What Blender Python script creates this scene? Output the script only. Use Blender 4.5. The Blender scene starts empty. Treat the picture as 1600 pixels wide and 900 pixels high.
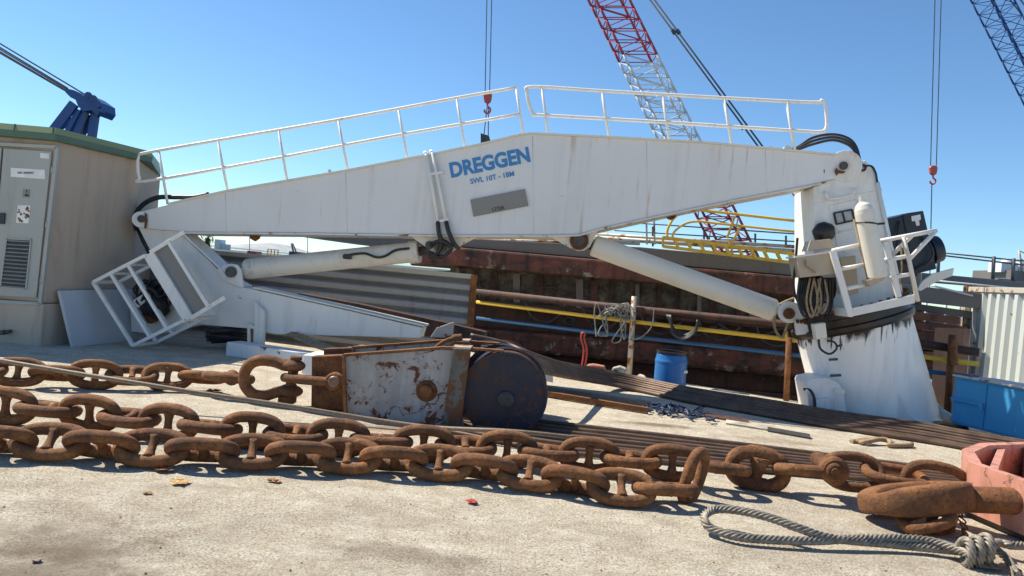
import bpy, math, random
from mathutils import Vector, Matrix, noise

random.seed(7)
SC = bpy.context.scene
COL = SC.collection
V = Vector

# ------------------------------------------------------------------ camera, sky, sun, exposure
F = 1160.0            # focal length in photo pixels (1600 wide)
ROLL = math.radians(5.2)
PITCH = math.atan(25 / F)
CAMZ = 1.7
R_ = V((1, 0, 0))
FW = V((0, math.cos(PITCH), -math.sin(PITCH)))
UP = V((0, math.sin(PITCH), math.cos(PITCH)))
CX = math.cos(ROLL) * R_ + math.sin(ROLL) * UP
CY = -math.sin(ROLL) * R_ + math.cos(ROLL) * UP
C0 = V((0, 0, CAMZ))
cam = bpy.data.cameras.new('camera')
cam.lens = F / 1600 * 36
cam.sensor_width = 36
cam.clip_start = 0.05
cam.clip_end = 20000
camo = bpy.data.objects.new('camera', cam)
COL.objects.link(camo)
m = Matrix((CX, CY, -FW)).transposed().to_4x4()
m.translation = C0
camo.matrix_world = m
SC.camera = camo

SUN_EL = math.radians(50)
SUN_H = V((-0.90, 0.44, 0)).normalized()
SUN_D = V((SUN_H.x * math.cos(SUN_EL), SUN_H.y * math.cos(SUN_EL), math.sin(SUN_EL)))
w = bpy.data.worlds.new('World')
SC.world = w
w.use_nodes = True
nt = w.node_tree
nt.nodes.clear()
sky = nt.nodes.new('ShaderNodeTexSky')
sky.sky_type = 'NISHITA'
sky.sun_disc = False
sky.sun_elevation = SUN_EL
sky.sun_rotation = math.atan2(SUN_H.x, SUN_H.y)
sky.altitude = 2500
sky.air_density = 1.25
sky.dust_density = 0.0
sky.ozone_density = 4.0
bg = nt.nodes.new('ShaderNodeBackground')
bg.inputs[1].default_value = 0.085
wo = nt.nodes.new('ShaderNodeOutputWorld')
tint = nt.nodes.new('ShaderNodeMix')      # clear coastal air: a little bluer than the stock sky
tint.data_type = 'RGBA'
tint.blend_type = 'MULTIPLY'
tint.inputs[0].default_value = 1.0
tint.inputs[7].default_value = (0.93, 1.13, 1.22, 1)
nt.links.new(sky.outputs[0], tint.inputs[6])
nt.links.new(tint.outputs[2], bg.inputs[0])
nt.links.new(bg.outputs[0], wo.inputs[0])
sl = bpy.data.lights.new('sun', 'SUN')
sl.energy = 4.9
sl.angle = math.radians(0.5)
sl.color = (1.0, 0.92, 0.77)
so = bpy.data.objects.new('sun', sl)
COL.objects.link(so)
so.rotation_euler = SUN_D.to_track_quat('Z', 'Y').to_euler()
SC.view_settings.view_transform = 'Standard'
SC.view_settings.look = 'None'
SC.view_settings.exposure = 0.62
SC.view_settings.gamma = 1
SC.cycles.max_bounces = 6
SC.cycles.use_denoising = True


# ------------------------------------------------------------------ photo measurements -> points in space
def ray(x, y):
    return CX * ((x - 800) / F) + CY * ((450 - y) / F) + FW


def PY(x, y, Y):
    r = ray(x, y)
    return C0 + r * (Y / r.y)


def G(x, y, z=0.0):
    r = ray(x, y)
    return C0 + r * ((z - CAMZ) / r.z)


class Frame:
    """vertical working plane through a and b; at(px,py,d): point on the plane shifted d metres back"""
    def __init__(s, a, b):
        s.o = V((a[0], a[1], 0))
        s.u = V((b[0] - a[0], b[1] - a[1], 0)).normalized()
        s.w = V((-s.u.y, s.u.x, 0))
        if s.w.y < 0:
            s.w = -s.w

    def at(s, x, y, d=0.0):
        r = ray(x, y)
        o = s.o + s.w * d
        return C0 + r * ((o - C0).dot(s.w) / r.dot(s.w))


CR = Frame((-4.5, 11.95), (4.85, 10.95))
BL = Frame((-1.81, 7.92), (-0.06, 7.86))


# ------------------------------------------------------------------ mesh builder
def catmull(pts, k=6, closed=False):
    pts = [V(p) for p in pts]
    n = len(pts)
    if n < 3:
        return pts
    out = []
    rng = n if closed else n - 1
    for i in range(rng):
        if closed:
            p0, p1, p2, p3 = pts[(i - 1) % n], pts[i], pts[(i + 1) % n], pts[(i + 2) % n]
        else:
            p1, p2 = pts[i], pts[i + 1]
            p0 = pts[i - 1] if i > 0 else p1 * 2 - p2
            p3 = pts[i + 2] if i + 2 < n else p2 * 2 - p1
        for j in range(k):
            t = j / k
            out.append(0.5 * ((2 * p1) + (p2 - p0) * t + (2 * p0 - 5 * p1 + 4 * p2 - p3) * t * t + (3 * p1 - p0 - 3 * p2 + p3) * t ** 3))
    if not closed:
        out.append(pts[-1])
    return out


class MB:
    def __init__(s):
        s.v = []
        s.f = []
        s.s = []

    def add(s, vs, fs, smooth=False):
        b = len(s.v)
        s.v += [V(p) for p in vs]
        for f in fs:
            s.f.append([b + i for i in f])
            s.s.append(smooth)
        return s

    def tube(s, pts, r, n=8, closed=False, cap=True, lobes=None):
        pts = [V(p) for p in pts]
        N = len(pts)
        rs = r if isinstance(r, (list, tuple)) else [r] * N
        tans = []
        for i in range(N):
            if closed:
                t = pts[(i + 1) % N] - pts[i - 1]
            else:
                t = pts[min(i + 1, N - 1)] - pts[max(i - 1, 0)]
            if t.length < 1e-9:
                t = V((1, 0, 0))
            tans.append(t.normalized())
        ref = V((0, 0, 1)) if abs(tans[0].z) < 0.9 else V((1, 0, 0))
        a = tans[0].cross(ref).normalized()
        vs = []
        dist = 0
        for i in range(N):
            t = tans[i]
            if i:
                dist += (pts[i] - pts[i - 1]).length
            a = (a - t * a.dot(t))
            a = a.normalized() if a.length > 1e-6 else t.orthogonal().normalized()
            b = t.cross(a)
            for j in range(n):
                th = 2 * math.pi * j / n
                rr = rs[i]
                if lobes:
                    rr *= 1 + lobes[1] * (abs(math.cos((lobes[0] * th + lobes[2] * dist) / 2)) - 0.6)
                vs.append(pts[i] + (a * math.cos(th) + b * math.sin(th)) * rr)
        fs = []
        for i in range(N if closed else N - 1):
            i2 = (i + 1) % N
            for j in range(n):
                j2 = (j + 1) % n
                fs.append([i * n + j, i * n + j2, i2 * n + j2, i2 * n + j])
        s.add(vs, fs, n > 5)
        if cap and not closed:
            b = len(s.v) - len(vs)
            s.f.append([b + j for j in range(n)][::-1])
            s.s.append(False)
            s.f.append([b + (N - 1) * n + j for j in range(n)])
            s.s.append(False)
        return s

    def prism(s, pts, off):
        pts = [V(p) for p in pts]
        n = len(pts)
        off = V(off)
        s.add(pts + [p + off for p in pts],
              [list(range(n)), list(range(n, 2 * n))[::-1]] + [[i, i + n, (i + 1) % n + n, (i + 1) % n] for i in range(n)])
        return s

    def obox(s, c, ax, ay, az):
        c, ax, ay, az = V(c), V(ax), V(ay), V(az)
        vs = [c + ax * i + ay * j + az * k for i in (-1, 1) for j in (-1, 1) for k in (-1, 1)]
        s.add(vs, [[0, 1, 3, 2], [4, 6, 7, 5], [0, 4, 5, 1], [2, 3, 7, 6], [0, 2, 6, 4], [1, 5, 7, 3]])
        return s

    def box(s, x0, x1, y0, y1, z0, z1):
        return s.obox(((x0 + x1) / 2, (y0 + y1) / 2, (z0 + z1) / 2), ((x1 - x0) / 2, 0, 0), (0, (y1 - y0) / 2, 0), (0, 0, (z1 - z0) / 2))

    def bar(s, p0, p1, wd, ht, up=V((0, 0, 1))):
        p0, p1 = V(p0), V(p1)
        t = (p1 - p0)
        a = t.normalized().cross(up).normalized()
        b = a.cross(t.normalized())
        return s.obox((p0 + p1) / 2, t / 2, a * wd / 2, b * ht / 2)

    def cyl(s, p0, p1, r0, r1=None, n=20, cap=True):
        p0, p1 = V(p0), V(p1)
        r1 = r0 if r1 is None else r1
        return s.tube([p0, p1], [r0, r1], n, cap=cap)

    def revolve(s, p0, axis, prof, n=32):
        p0 = V(p0)
        axis = V(axis).normalized()
        a = axis.orthogonal().normalized()
        b = axis.cross(a)
        # split rings so that creases stay sharp
        for k in range(len(prof) - 1):
            vs = []
            for (r, t) in (prof[k], prof[k + 1]):
                for j in range(n):
                    th = 2 * math.pi * j / n
                    vs.append(p0 + axis * t + (a * math.cos(th) + b * math.sin(th)) * max(r, 1e-4))
            s.add(vs, [[j, (j + 1) % n, n + (j + 1) % n, n + j] for j in range(n)], True)
        return s

    def blob(s, c, ax, ay, az, n=12, m=8, jit=0.0):
        c, ax, ay, az = V(c), V(ax), V(ay), V(az)
        vs = []
        for i in range(m + 1):
            ph = math.pi * i / m
            for j in range(n):
                th = 2 * math.pi * j / n
                d = V((math.sin(ph) * math.cos(th), math.sin(ph) * math.sin(th), math.cos(ph)))
                k = 1 + (jit * noise.noise(d * 1.7 + c * 3.1) if jit else 0)
                vs.append(c + (ax * d.x + ay * d.y + az * d.z) * k)
        fs = [[i * n + j, (i + 1) * n + j, (i + 1) * n + (j + 1) % n, i * n + (j + 1) % n] for i in range(m) for j in range(n)]
        return s.add(vs, fs, True)

    def build(s, name, mat, parent=None, origin=None, bevel=0.0, seg=2):
        if parent is not None:
            o0 = ORIG.get(parent.name, V((0, 0, 0)))
        else:
            o0 = V(origin) if origin is not None else base_of(s.v)
        me = bpy.data.meshes.new(name)
        me.from_pydata([tuple(p - o0) for p in s.v], [], s.f)
        me.polygons.foreach_set('use_smooth', s.s)
        me.materials.append(mat)
        me.validate()
        import bmesh
        bm = bmesh.new()
        bm.from_mesh(me)
        bmesh.ops.recalc_face_normals(bm, faces=bm.faces)
        bm.to_mesh(me)
        bm.free()
        me.update()
        ob = bpy.data.objects.new(name, me)
        COL.objects.link(ob)
        if parent is not None:
            ob.parent = parent
        else:
            ob.location = o0
        ORIG[ob.name] = o0
        if bevel:
            md = ob.modifiers.new('bevel', 'BEVEL')
            md.width = bevel
            md.segments = seg
            md.limit_method = 'ANGLE'
            md.angle_limit = math.radians(40)
        return ob


ORIG = {}


def base_of(vs):
    n = len(vs)
    c = V((0, 0, 0))
    for p in vs:
        c += p
    c /= n
    c.z = min(p.z for p in vs)
    return c


def tag(o, label, cat, group=None):
    o['label'] = label
    o['category'] = cat
    if group:
        o['group'] = group
    return o


def thing(name, loc, label, cat, group=None):
    o = bpy.data.objects.new(name, None)
    COL.objects.link(o)
    o.location = loc
    o.empty_display_size = 0.2
    ORIG[o.name] = V(loc)
    return tag(o, label, cat, group)


def structure(o):
    o['kind'] = 'structure'
    return o


# ------------------------------------------------------------------ materials
class NT:
    def __init__(s, name):
        s.m = bpy.data.materials.new(name)
        s.m.use_nodes = True
        s.t = s.m.node_tree
        s.b = s.t.nodes['Principled BSDF']
        s.geo = s.t.nodes.new('ShaderNodeNewGeometry')

    def n(s, typ, **kw):
        nd = s.t.nodes.new(typ)
        for k, v in kw.items():
            setattr(nd, k, v)
        return nd

    def link(s, a, b):
        s.t.links.new(a, b)

    def pos(s, scale=(1, 1, 1), off=(0, 0, 0)):
        mp = s.n('ShaderNodeMapping')
        mp.inputs['Scale'].default_value = scale
        mp.inputs['Location'].default_value = off
        s.link(s.geo.outputs['Position'], mp.inputs[0])
        return mp.outputs[0]

    def noise(s, vec, scale, detail=5, rough=0.6, dist=0.0):
        nd = s.n('ShaderNodeTexNoise')
        nd.inputs['Scale'].default_value = scale
        nd.inputs['Detail'].default_value = detail
        nd.inputs['Roughness'].default_value = rough
        nd.inputs['Distortion'].default_value = dist
        s.link(vec, nd.inputs['Vector'])
        return nd.outputs['Fac']

    def ramp(s, fac, stops):
        nd = s.n('ShaderNodeValToRGB')
        el = nd.color_ramp.elements
        while len(el) < len(stops):
            el.new(0.5)
        for e, (p, c) in zip(el, stops):
            e.position = p
            e.color = (c, c, c, 1) if isinstance(c, (int, float)) else (*c, 1)
        s.link(fac, nd.inputs[0])
        return nd.outputs[0]

    def mix(s, fac, a, b):
        nd = s.n('ShaderNodeMix', data_type='RGBA')
        for sock, val in ((nd.inputs[0], fac), (nd.inputs[6], a), (nd.inputs[7], b)):
            if isinstance(val, (int, float)):
                sock.default_value = val
            elif isinstance(val, tuple):
                sock.default_value = (*val, 1)
            else:
                s.link(val, sock)
        return nd.outputs[2]

    def math(s, op, a, b=None):
        nd = s.n('ShaderNodeMath', operation=op)
        for sock, val in ((nd.inputs[0], a), (nd.inputs[1], b)):
            if val is None:
                continue
            if isinstance(val, (int, float)):
                sock.default_value = val
            else:
                s.link(val, sock)
        return nd.outputs[0]

    def bump(s, h, strength=0.3, dist=0.01):
        nd = s.n('ShaderNodeBump')
        nd.inputs['Strength'].default_value = strength
        nd.inputs['Distance'].default_value = dist
        s.link(h, nd.inputs['Height'])
        s.link(nd.outputs[0], s.b.inputs['Normal'])

    def out(s, color, rough=0.6, metal=0.0):
        if isinstance(color, tuple):
            s.b.inputs['Base Color'].default_value = (*color, 1)
        else:
            s.link(color, s.b.inputs['Base Color'])
        if isinstance(rough, (int, float)):
            s.b.inputs['Roughness'].default_value = rough
        else:
            s.link(rough, s.b.inputs['Roughness'])
        s.b.inputs['Metallic'].default_value = metal
        return s.m


RUST_D, RUST_M, RUST_L = (0.072, 0.026, 0.010), (0.275, 0.100, 0.026), (0.50, 0.205, 0.055)


def rust_color(t, scale=6, off=0):
    a = t.noise(t.pos(off=(off, off, 0)), scale, 8, 0.65)
    return t.ramp(a, [(0.30, RUST_D), (0.48, RUST_M), (0.68, RUST_L)])


def mat_rust(name, scale=7, dark=1.0, bump=0.5):
    t = NT(name)
    c = rust_color(t, scale)
    f = t.noise(t.pos(), 90, 4, 0.7)
    c = t.mix(t.math('MULTIPLY', t.ramp(f, [(0.45, 0.0), (0.7, 1.0)]), 0.55), c, (0.11 * dark, 0.045 * dark, 0.020 * dark))
    big = t.noise(t.pos(), 2.1, 3)
    c = t.mix(t.ramp(big, [(0.35, 0.0), (0.7, 0.6)]), c, (0.27 * dark, 0.125 * dark, 0.048 * dark))
    oi = t.n('ShaderNodeObjectInfo')
    dk = t.ramp(t.noise(t.pos(off=(4, 4, 4)), 3.4, 6, 0.65), [(0.46, 0.0), (0.62, 1.0)])
    c = t.mix(t.math('MULTIPLY', dk, 0.6), c, (0.075 * dark, 0.031 * dark, 0.016 * dark))
    c = t.mix(t.math('MULTIPLY', oi.outputs['Random'], 0.34), c, (0.11 * dark, 0.046 * dark, 0.020 * dark))
    pit = t.ramp(t.noise(t.pos(off=(2, 6, 4)), 42, 4, 0.7), [(0.52, 0.0), (0.60, 1.0)])
    c = t.mix(t.math('MULTIPLY', pit, 0.5), c, (0.07 * dark, 0.028 * dark, 0.014 * dark))
    pale = t.ramp(t.noise(t.pos(off=(8, 1, 4)), 17, 6, 0.7), [(0.60, 0.0), (0.72, 1.0)])
    c = t.mix(t.math('MULTIPLY', pale, 0.5), c, (0.50 * dark, 0.24 * dark, 0.085 * dark))
    hs = t.math('ADD', f, t.math('MULTIPLY', t.noise(t.pos(), 24, 6, 0.7), 2.4))
    t.bump(hs, bump * 1.4, 0.013)
    return t.out(c, 0.82)


def mat_paint(name, base, dirt=(0.30, 0.25, 0.19), dirt_amt=0.45, rust_amt=0.2, rough=0.45, streak=0.16, flake=2.5, bump=0.08, off=0.0, rusty=None, run=0.0):
    t = NT(name)
    st = t.noise(t.pos((3.1, 3.1, 3.1 * streak), (off, off, 0)), 1.6, 7, 0.62, 0.5)
    brk = t.ramp(t.noise(t.pos(off=(off, 9, 2)), 0.8, 3), [(0.40, 0.25), (0.62, 1.0)])
    st = t.math('MULTIPLY', t.math('MULTIPLY', t.ramp(st, [(0.52, 0.0), (0.74, 1.0)]), brk), dirt_amt)
    big = t.noise(t.pos(off=(off, 3, off)), 0.9, 5)
    c = t.mix(t.math('MULTIPLY', t.ramp(big, [(0.35, 0.0), (0.7, 1.0)]), 0.35), base, tuple(x * 0.78 + y * 0.15 for x, y in zip(base, dirt)))
    c = t.mix(st, c, dirt)
    if run > 0:
        rn = t.noise(t.pos((9, 9, 0.42), (off + 3, 5, 1)), 1.0, 4, 0.55, 0.25)
        gate = t.ramp(t.noise(t.pos(off=(1, 7, 3)), 1.1, 3), [(0.45, 0.0), (0.60, 1.0)])
        c = t.mix(t.math('MULTIPLY', t.math('MULTIPLY', t.ramp(rn, [(0.60, 0.0), (0.74, 1.0)]), gate), run), c, (0.42, 0.26, 0.12))
    spk = t.noise(t.pos(off=(off, 0, 7)), 70, 3, 0.6)
    c = t.mix(t.math('MULTIPLY', t.ramp(spk, [(0.62, 0.0), (0.75, 1.0)]), 0.25), c, tuple(x * 0.5 for x in dirt))
    if rust_amt > 0:
        rm = t.noise(t.pos(off=(off * 2, 1, off)), flake, 9, 0.62, 0.2)
        th = 0.74 - 0.26 * rust_amt
        rm = t.ramp(rm, [(th, 0.0), (th + 0.035, 1.0)])
        c = t.mix(rm, c, rusty or rust_color(t, 9))
        t.bump(t.math('ADD', t.math('MULTIPLY', rm, -1.2), t.math('MULTIPLY', t.noise(t.pos(), 9, 4), 0.9)), bump * 3, 0.006)
        rg = t.math('ADD', t.math('MULTIPLY', rm, 0.4), rough)
    else:
        t.bump(t.noise(t.pos(), 9, 4), bump * 2, 0.006)
        rg = rough
    return t.out(c, rg)


def mat_plain(name, c, rough=0.6, var=0.3, scale=8, metal=0.0, bump=0.15):
    t = NT(name)
    a = t.noise(t.pos(), scale, 6)
    col = t.mix(t.ramp(a, [(0.35, 0.0), (0.68, 1.0)]), tuple(x * (1 + var) for x in c), tuple(x * (1 - var) for x in c))
    t.bump(t.noise(t.pos(), scale * 6, 3), bump, 0.004)
    return t.out(col, rough, metal)


def mat_ground():
    t = NT('concrete')
    big = t.noise(t.pos(), 0.55, 6, 0.6, 0.4)
    mid = t.noise(t.pos(), 4.2, 9, 0.70, 0.3)
    fine = t.noise(t.pos(), 30, 8, 0.75)
    grit = t.noise(t.pos(), 120, 4, 0.75)
    c = t.ramp(mid, [(0.30, (0.48, 0.39, 0.275)), (0.43, (0.66, 0.575, 0.435)), (0.56, (0.77, 0.695, 0.55)), (0.72, (0.84, 0.79, 0.67))])
    # trodden-in dirt that gathers in large uneven patches, more of it on the near apron
    sep = t.n('ShaderNodeSeparateXYZ')
    t.link(t.geo.outputs['Position'], sep.inputs[0])
    near = t.n('ShaderNodeMapRange')
    near.inputs[1].default_value = 5.6
    near.inputs[2].default_value = 3.6
    near.inputs[3].default_value = -0.02
    near.inputs[4].default_value = 0.10
    t.link(sep.outputs[1], near.inputs[0])
    patch = t.ramp(t.math('ADD', t.noise(t.pos((1, 1.8, 1), (3.3, 1.2, 0)), 1.25, 7, 0.62, 0.5), near.outputs[0]), [(0.50, 0.0), (0.66, 1.0)])
    c = t.mix(t.math('MULTIPLY', patch, 0.42), c, (0.30, 0.225, 0.16))
    c = t.mix(t.math('MULTIPLY', t.ramp(big, [(0.52, 0.0), (0.68, 1.0)]), 0.35), c, (0.38, 0.30, 0.22))
    c = t.mix(t.math('MULTIPLY', t.ramp(fine, [(0.49, 0.0), (0.60, 1.0)]), 0.55), c, (0.33, 0.265, 0.19))
    c = t.mix(t.math('MULTIPLY', t.ramp(grit, [(0.54, 0.0), (0.64, 1.0)]), 0.5), c, (0.18, 0.14, 0.10))
    spg = t.ramp(t.noise(t.pos((1, 1.6, 1), (1.7, 4.2, 0)), 1.9, 7, 0.68, 0.6), [(0.40, 0.25), (0.60, 1.0)])
    speck = t.noise(t.pos(), 58, 4, 0.7)
    mott = t.noise(t.pos(), 13, 5, 0.7)
    c = t.mix(t.math('MULTIPLY', t.ramp(mott, [(0.50, 0.0), (0.66, 1.0)]), 0.42), c, (0.34, 0.27, 0.19))
    c = t.mix(t.math('MULTIPLY', t.math('MULTIPLY', t.ramp(speck, [(0.51, 0.0), (0.58, 1.0)]), 0.72), spg), c, (0.21, 0.155, 0.105))
    c = t.mix(t.math('MULTIPLY', t.ramp(speck, [(0.38, 1.0), (0.45, 0.0)]), 0.45), c, (0.86, 0.82, 0.73))
    # the dried mud patch and the rust stain beside the block
    for (px, py, sx, sy, col, amt) in ((1030, 664, 1.45, 5.2, (0.20, 0.135, 0.085), 0.85), (640, 672, 1.0, 3.0, (0.24, 0.10, 0.045), 0.6), (1220, 690, 0.9, 4.0, (0.26, 0.17, 0.10), 0.5),
                                       (120, 850, 1.3, 2.2, (0.17, 0.12, 0.08), 0.55), (640, 866, 1.3, 5.5, (0.20, 0.145, 0.10), 0.42), (70, 905, 1.2, 1.5, (0.16, 0.115, 0.075), 0.6)):
        p = G(px, py)
        mp = t.pos((sx, sy, 0), (-p.x * sx, -p.y * sy, 0))
        ln = t.n('ShaderNodeVectorMath', operation='LENGTH')
        t.link(mp, ln.inputs[0])
        d = t.math('ADD', ln.outputs['Value'], t.math('MULTIPLY', mid, 1.1))
        d = t.math('ADD', d, t.math('ADD', t.math('MULTIPLY', fine, 0.5), t.math('MULTIPLY', big, .5)))
        msk = t.ramp(d, [(0.98, 1.0), (1.0, 0.0)]) if False else t.math('SUBTRACT', 1.0, t.math('SMOOTH_MIN', t.math('MULTIPLY', t.math('MAXIMUM', t.math('SUBTRACT', d, 1.35), 0.0), 2.2), 1.0))
        c = t.mix(t.math('MULTIPLY', msk, amt), c, col)
    h = t.math('ADD', t.math('MULTIPLY', mid, 2.2), t.math('ADD', fine, t.math('ADD', t.math('MULTIPLY', grit, 0.6), t.math('MULTIPLY', speck, 0.9))))
    t.bump(h, 0.9, 0.02)
    return t.out(c, 0.93)


M = {}
M['ground'] = mat_ground()
M['water'] = mat_plain('harbour_water', (0.012, 0.022, 0.022), 0.08, 0.2, 2)
M['rust'] = mat_rust('rusty_steel')
M['rust_dark'] = mat_rust('dark_rust', 5, 0.55)
M['white'] = mat_paint('white_paint', (0.80, 0.78, 0.735), dirt_amt=0.35, rust_amt=0.14, flake=4, run=0.6)
M['white_boom'] = mat_paint('white_boom_paint', (0.755, 0.74, 0.715), dirt=(0.46, 0.38, 0.29), dirt_amt=0.42, rust_amt=0.10, flake=9, streak=0.05, run=0.95)
M['white_rust'] = mat_paint('rust_streaked_white_paint', (0.72, 0.69, 0.62), dirt=(0.42, 0.24, 0.10), dirt_amt=0.75, rust_amt=0.55, flake=5)
M['cream'] = mat_paint('cream_paint', (0.74, 0.70, 0.60), dirt=(0.45, 0.33, 0.2), dirt_amt=0.4, rust_amt=0.15, flake=4)
M['ram_paint'] = mat_paint('grimy_cream_paint', (0.70, 0.66, 0.57), dirt=(0.16, 0.13, 0.10), dirt_amt=0.8, rust_amt=0.12, flake=3, streak=0.8)


def mat_block(name, base, rust, patch=0.5, line=0.022, sc=3.0, halo_amt=0.6):
    """old paint with scratched rust lines, bleeding rust patches and grime"""
    t = NT(name)
    g = t.noise(t.pos(off=(1, 2, 3)), 2.2, 7, 0.65)
    c = t.mix(t.ramp(g, [(0.38, 0.0), (0.66, 0.75)]), base, tuple(x * 0.5 + y * min(0.35, halo_amt) for x, y in zip(base, (0.2, 0.13, 0.08))))
    st = t.noise(t.pos((6, 6, 0.7)), 1.5, 6)
    c = t.mix(t.math('MULTIPLY', t.ramp(st, [(0.5, 0.0), (0.7, 1.0)]), 0.5), c, tuple(x * 0.45 for x in base))
    n1 = t.noise(t.pos(off=(5, 0, 2)), sc, 6, 0.6, 0.7)
    ln = t.math('ABSOLUTE', t.math('SUBTRACT', n1, 0.5))
    gate = t.ramp(t.noise(t.pos(off=(0, 3, 9)), 2.6, 4), [(0.47, 0.0), (0.56, 1.0)])
    lm = t.math('MULTIPLY', t.ramp(ln, [(line * .5, 1.0), (line, 0.0)]), gate)
    pm = t.ramp(t.noise(t.pos(off=(7, 7, 7)), 5.5, 9, 0.66, 0.4), [(0.62 - 0.1 * patch, 0.0), (0.65 - 0.1 * patch, 1.0)])
    halo = t.ramp(t.noise(t.pos(off=(7, 7, 7)), 5.5, 4, 0.6, 0.4), [(0.47, 0.0), (0.62, halo_amt)])
    c = t.mix(halo, c, tuple(x * 0.6 + y * 0.5 for x, y in zip(base, (0.25, 0.11, 0.045))))
    rm = t.math('MAXIMUM', lm, pm)
    c = t.mix(rm, c, rust)
    t.bump(t.math('ADD', t.math('MULTIPLY', rm, -1.0), t.noise(t.pos(), 20, 5)), 0.35, 0.006)
    return t.out(c, t.math('ADD', 0.5, t.math('MULTIPLY', rm, 0.35)))


def mat_hull(name, red, brown, black, flake, scale=2.4, flakes=0.66):
    t = NT(name)
    a = t.noise(t.pos((1, 1, 1.6)), scale, 9, 0.68, 0.5)
    c = t.ramp(a, [(0.34, black), (0.45, brown), (0.55, red), (0.70, tuple(x * 1.5 for x in red))])
    d = t.noise(t.pos((5, 5, 0.5), (2, 2, 2)), 1.3, 6, 0.6)
    c = t.mix(t.math('MULTIPLY', t.ramp(d, [(0.5, 0.0), (0.68, 1.0)]), 0.75), c, black)
    fl = t.noise(t.pos(off=(3, 8, 1)), 4.2, 8, 0.72, 0.2)
    fg = t.ramp(t.noise(t.pos(off=(6, 1, 1)), 0.55, 3), [(0.50, 0.0), (0.58, 1.0)])
    fm = t.math('MULTIPLY', t.ramp(fl, [(flakes - .10, 0.0), (flakes - .06, 1.0)]), fg)
    c = t.mix(fm, c, flake)
    t.bump(t.math('ADD', a, t.math('MULTIPLY', fm, .4)), 0.5, 0.03)
    return t.out(c, 0.7)


M['tan_box'] = mat_paint('tan_box_paint', (0.44, 0.36, 0.26), dirt=(0.25, 0.19, 0.13), dirt_amt=0.5, rust_amt=0.15)
M['black'] = mat_plain('black_rubber', (0.016, 0.017, 0.02), 0.45, 0.5)
M['grease'] = mat_plain('black_grease', (0.022, 0.016, 0.013), 0.35, 0.6, 5)
M['dark_metal'] = mat_plain('dark_metal', (0.05, 0.048, 0.045), 0.5, 0.4)
M['grey_floor'] = mat_paint('grey_floor_plate', (0.20, 0.195, 0.185), dirt_amt=0.3, rust_amt=0.1)
M['blue_ink'] = mat_paint('blue_lettering_paint', (0.035, 0.23, 0.52), dirt_amt=0.1, rust_amt=0.0)
M['black_ink'] = mat_plain('black_lettering_paint', (0.03, 0.03, 0.03), 0.6, 0.2)
M['plate'] = mat_paint('weathered_nameplate', (0.25, 0.235, 0.21), dirt=(0.15, 0.14, 0.12), dirt_amt=0.5, rust_amt=0.0)
M['pink'] = mat_block('faded_red_primer', (0.64, 0.285, 0.205), (0.22, 0.10, 0.06), 0.25, 0.020, 4.5, 0.30)
M['block_white'] = mat_block('chipped_grey_white_paint', (0.40, 0.395, 0.38), (0.11, 0.042, 0.018), 0.45, 0.020, 3.2)
M['block_blue'] = mat_block('scraped_navy_paint', (0.008, 0.014, 0.036), (0.095, 0.042, 0.023), 0.35, 0.030, 3.4, 0.10)
M['block_teal'] = mat_block('scraped_teal_paint', (0.12, 0.125, 0.11), (0.15, 0.066, 0.030), 1.7, 0.05, 4.0)
M['rope'] = mat_plain('greasy_wire_rope', (0.125, 0.078, 0.052), 0.55, 0.35, 5, 0.3)
M['rope_light'] = mat_plain('galvanised_wire_rope', (0.27, 0.235, 0.19), 0.6, 0.35, 22, 0.35)
M['rope_tan'] = mat_plain('tan_rope', (0.30, 0.21, 0.12), 0.85, 0.3, 20)
M['drum'] = mat_paint('blue_plastic', (0.022, 0.16, 0.44), dirt=(0.10, 0.16, 0.25), dirt_amt=0.5, rust_amt=0.0, rough=0.38)
M['bluebox'] = mat_paint('blue_cabinet_paint', (0.04, 0.28, 0.54), dirt=(0.05, 0.13, 0.2), dirt_amt=0.45, rust_amt=0.12, flake=5)
M['yellow'] = mat_paint('yellow_paint', (0.72, 0.46, 0.04), dirt=(0.3, 0.17, 0.05), dirt_amt=0.4, rust_amt=0.15, flake=7)
M['bluepipe'] = mat_paint('blue_pipe_paint', (0.02, 0.09, 0.20), dirt_amt=0.4, rust_amt=0.1, dirt=(0.08, 0.09, 0.1))
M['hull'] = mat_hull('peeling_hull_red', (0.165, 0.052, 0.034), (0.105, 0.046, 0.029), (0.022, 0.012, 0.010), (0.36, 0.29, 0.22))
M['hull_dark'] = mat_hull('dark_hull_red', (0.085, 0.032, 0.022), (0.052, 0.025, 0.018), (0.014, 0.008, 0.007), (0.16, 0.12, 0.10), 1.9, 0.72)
M['hull_grey'] = mat_paint('weathered_grey_paint', (0.17, 0.15, 0.13), dirt=(0.10, 0.07, 0.05), dirt_amt=0.7, rust_amt=0.4, flake=3)
M['hull_pale'] = mat_hull('grimy_grey_plating', (0.115, 0.098, 0.072), (0.070, 0.055, 0.040), (0.014, 0.010, 0.009), (0.20, 0.18, 0.13), 3.0, 0.64)
M['corr'] = mat_paint('grey_corrugated_steel', (0.33, 0.335, 0.345), dirt=(0.14, 0.12, 0.1), dirt_amt=0.5, rust_amt=0.15, flake=3)
M['container'] = mat_paint('pale_green_container_paint', (0.55, 0.585, 0.56), dirt=(0.55, 0.48, 0.36), dirt_amt=0.4, rust_amt=0.30, flake=5)
M['post_rust'] = mat_paint('rust_worn_post_paint', (0.50, 0.46, 0.38), dirt=(0.33, 0.14, 0.06), dirt_amt=0.9, rust_amt=0.75, flake=5)
M['stucco'] = mat_paint('stained_stucco', (0.47, 0.38, 0.295), dirt=(0.25, 0.17, 0.115), dirt_amt=0.5, rust_amt=0.0, rough=0.9, streak=0.12, bump=0.3)
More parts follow.
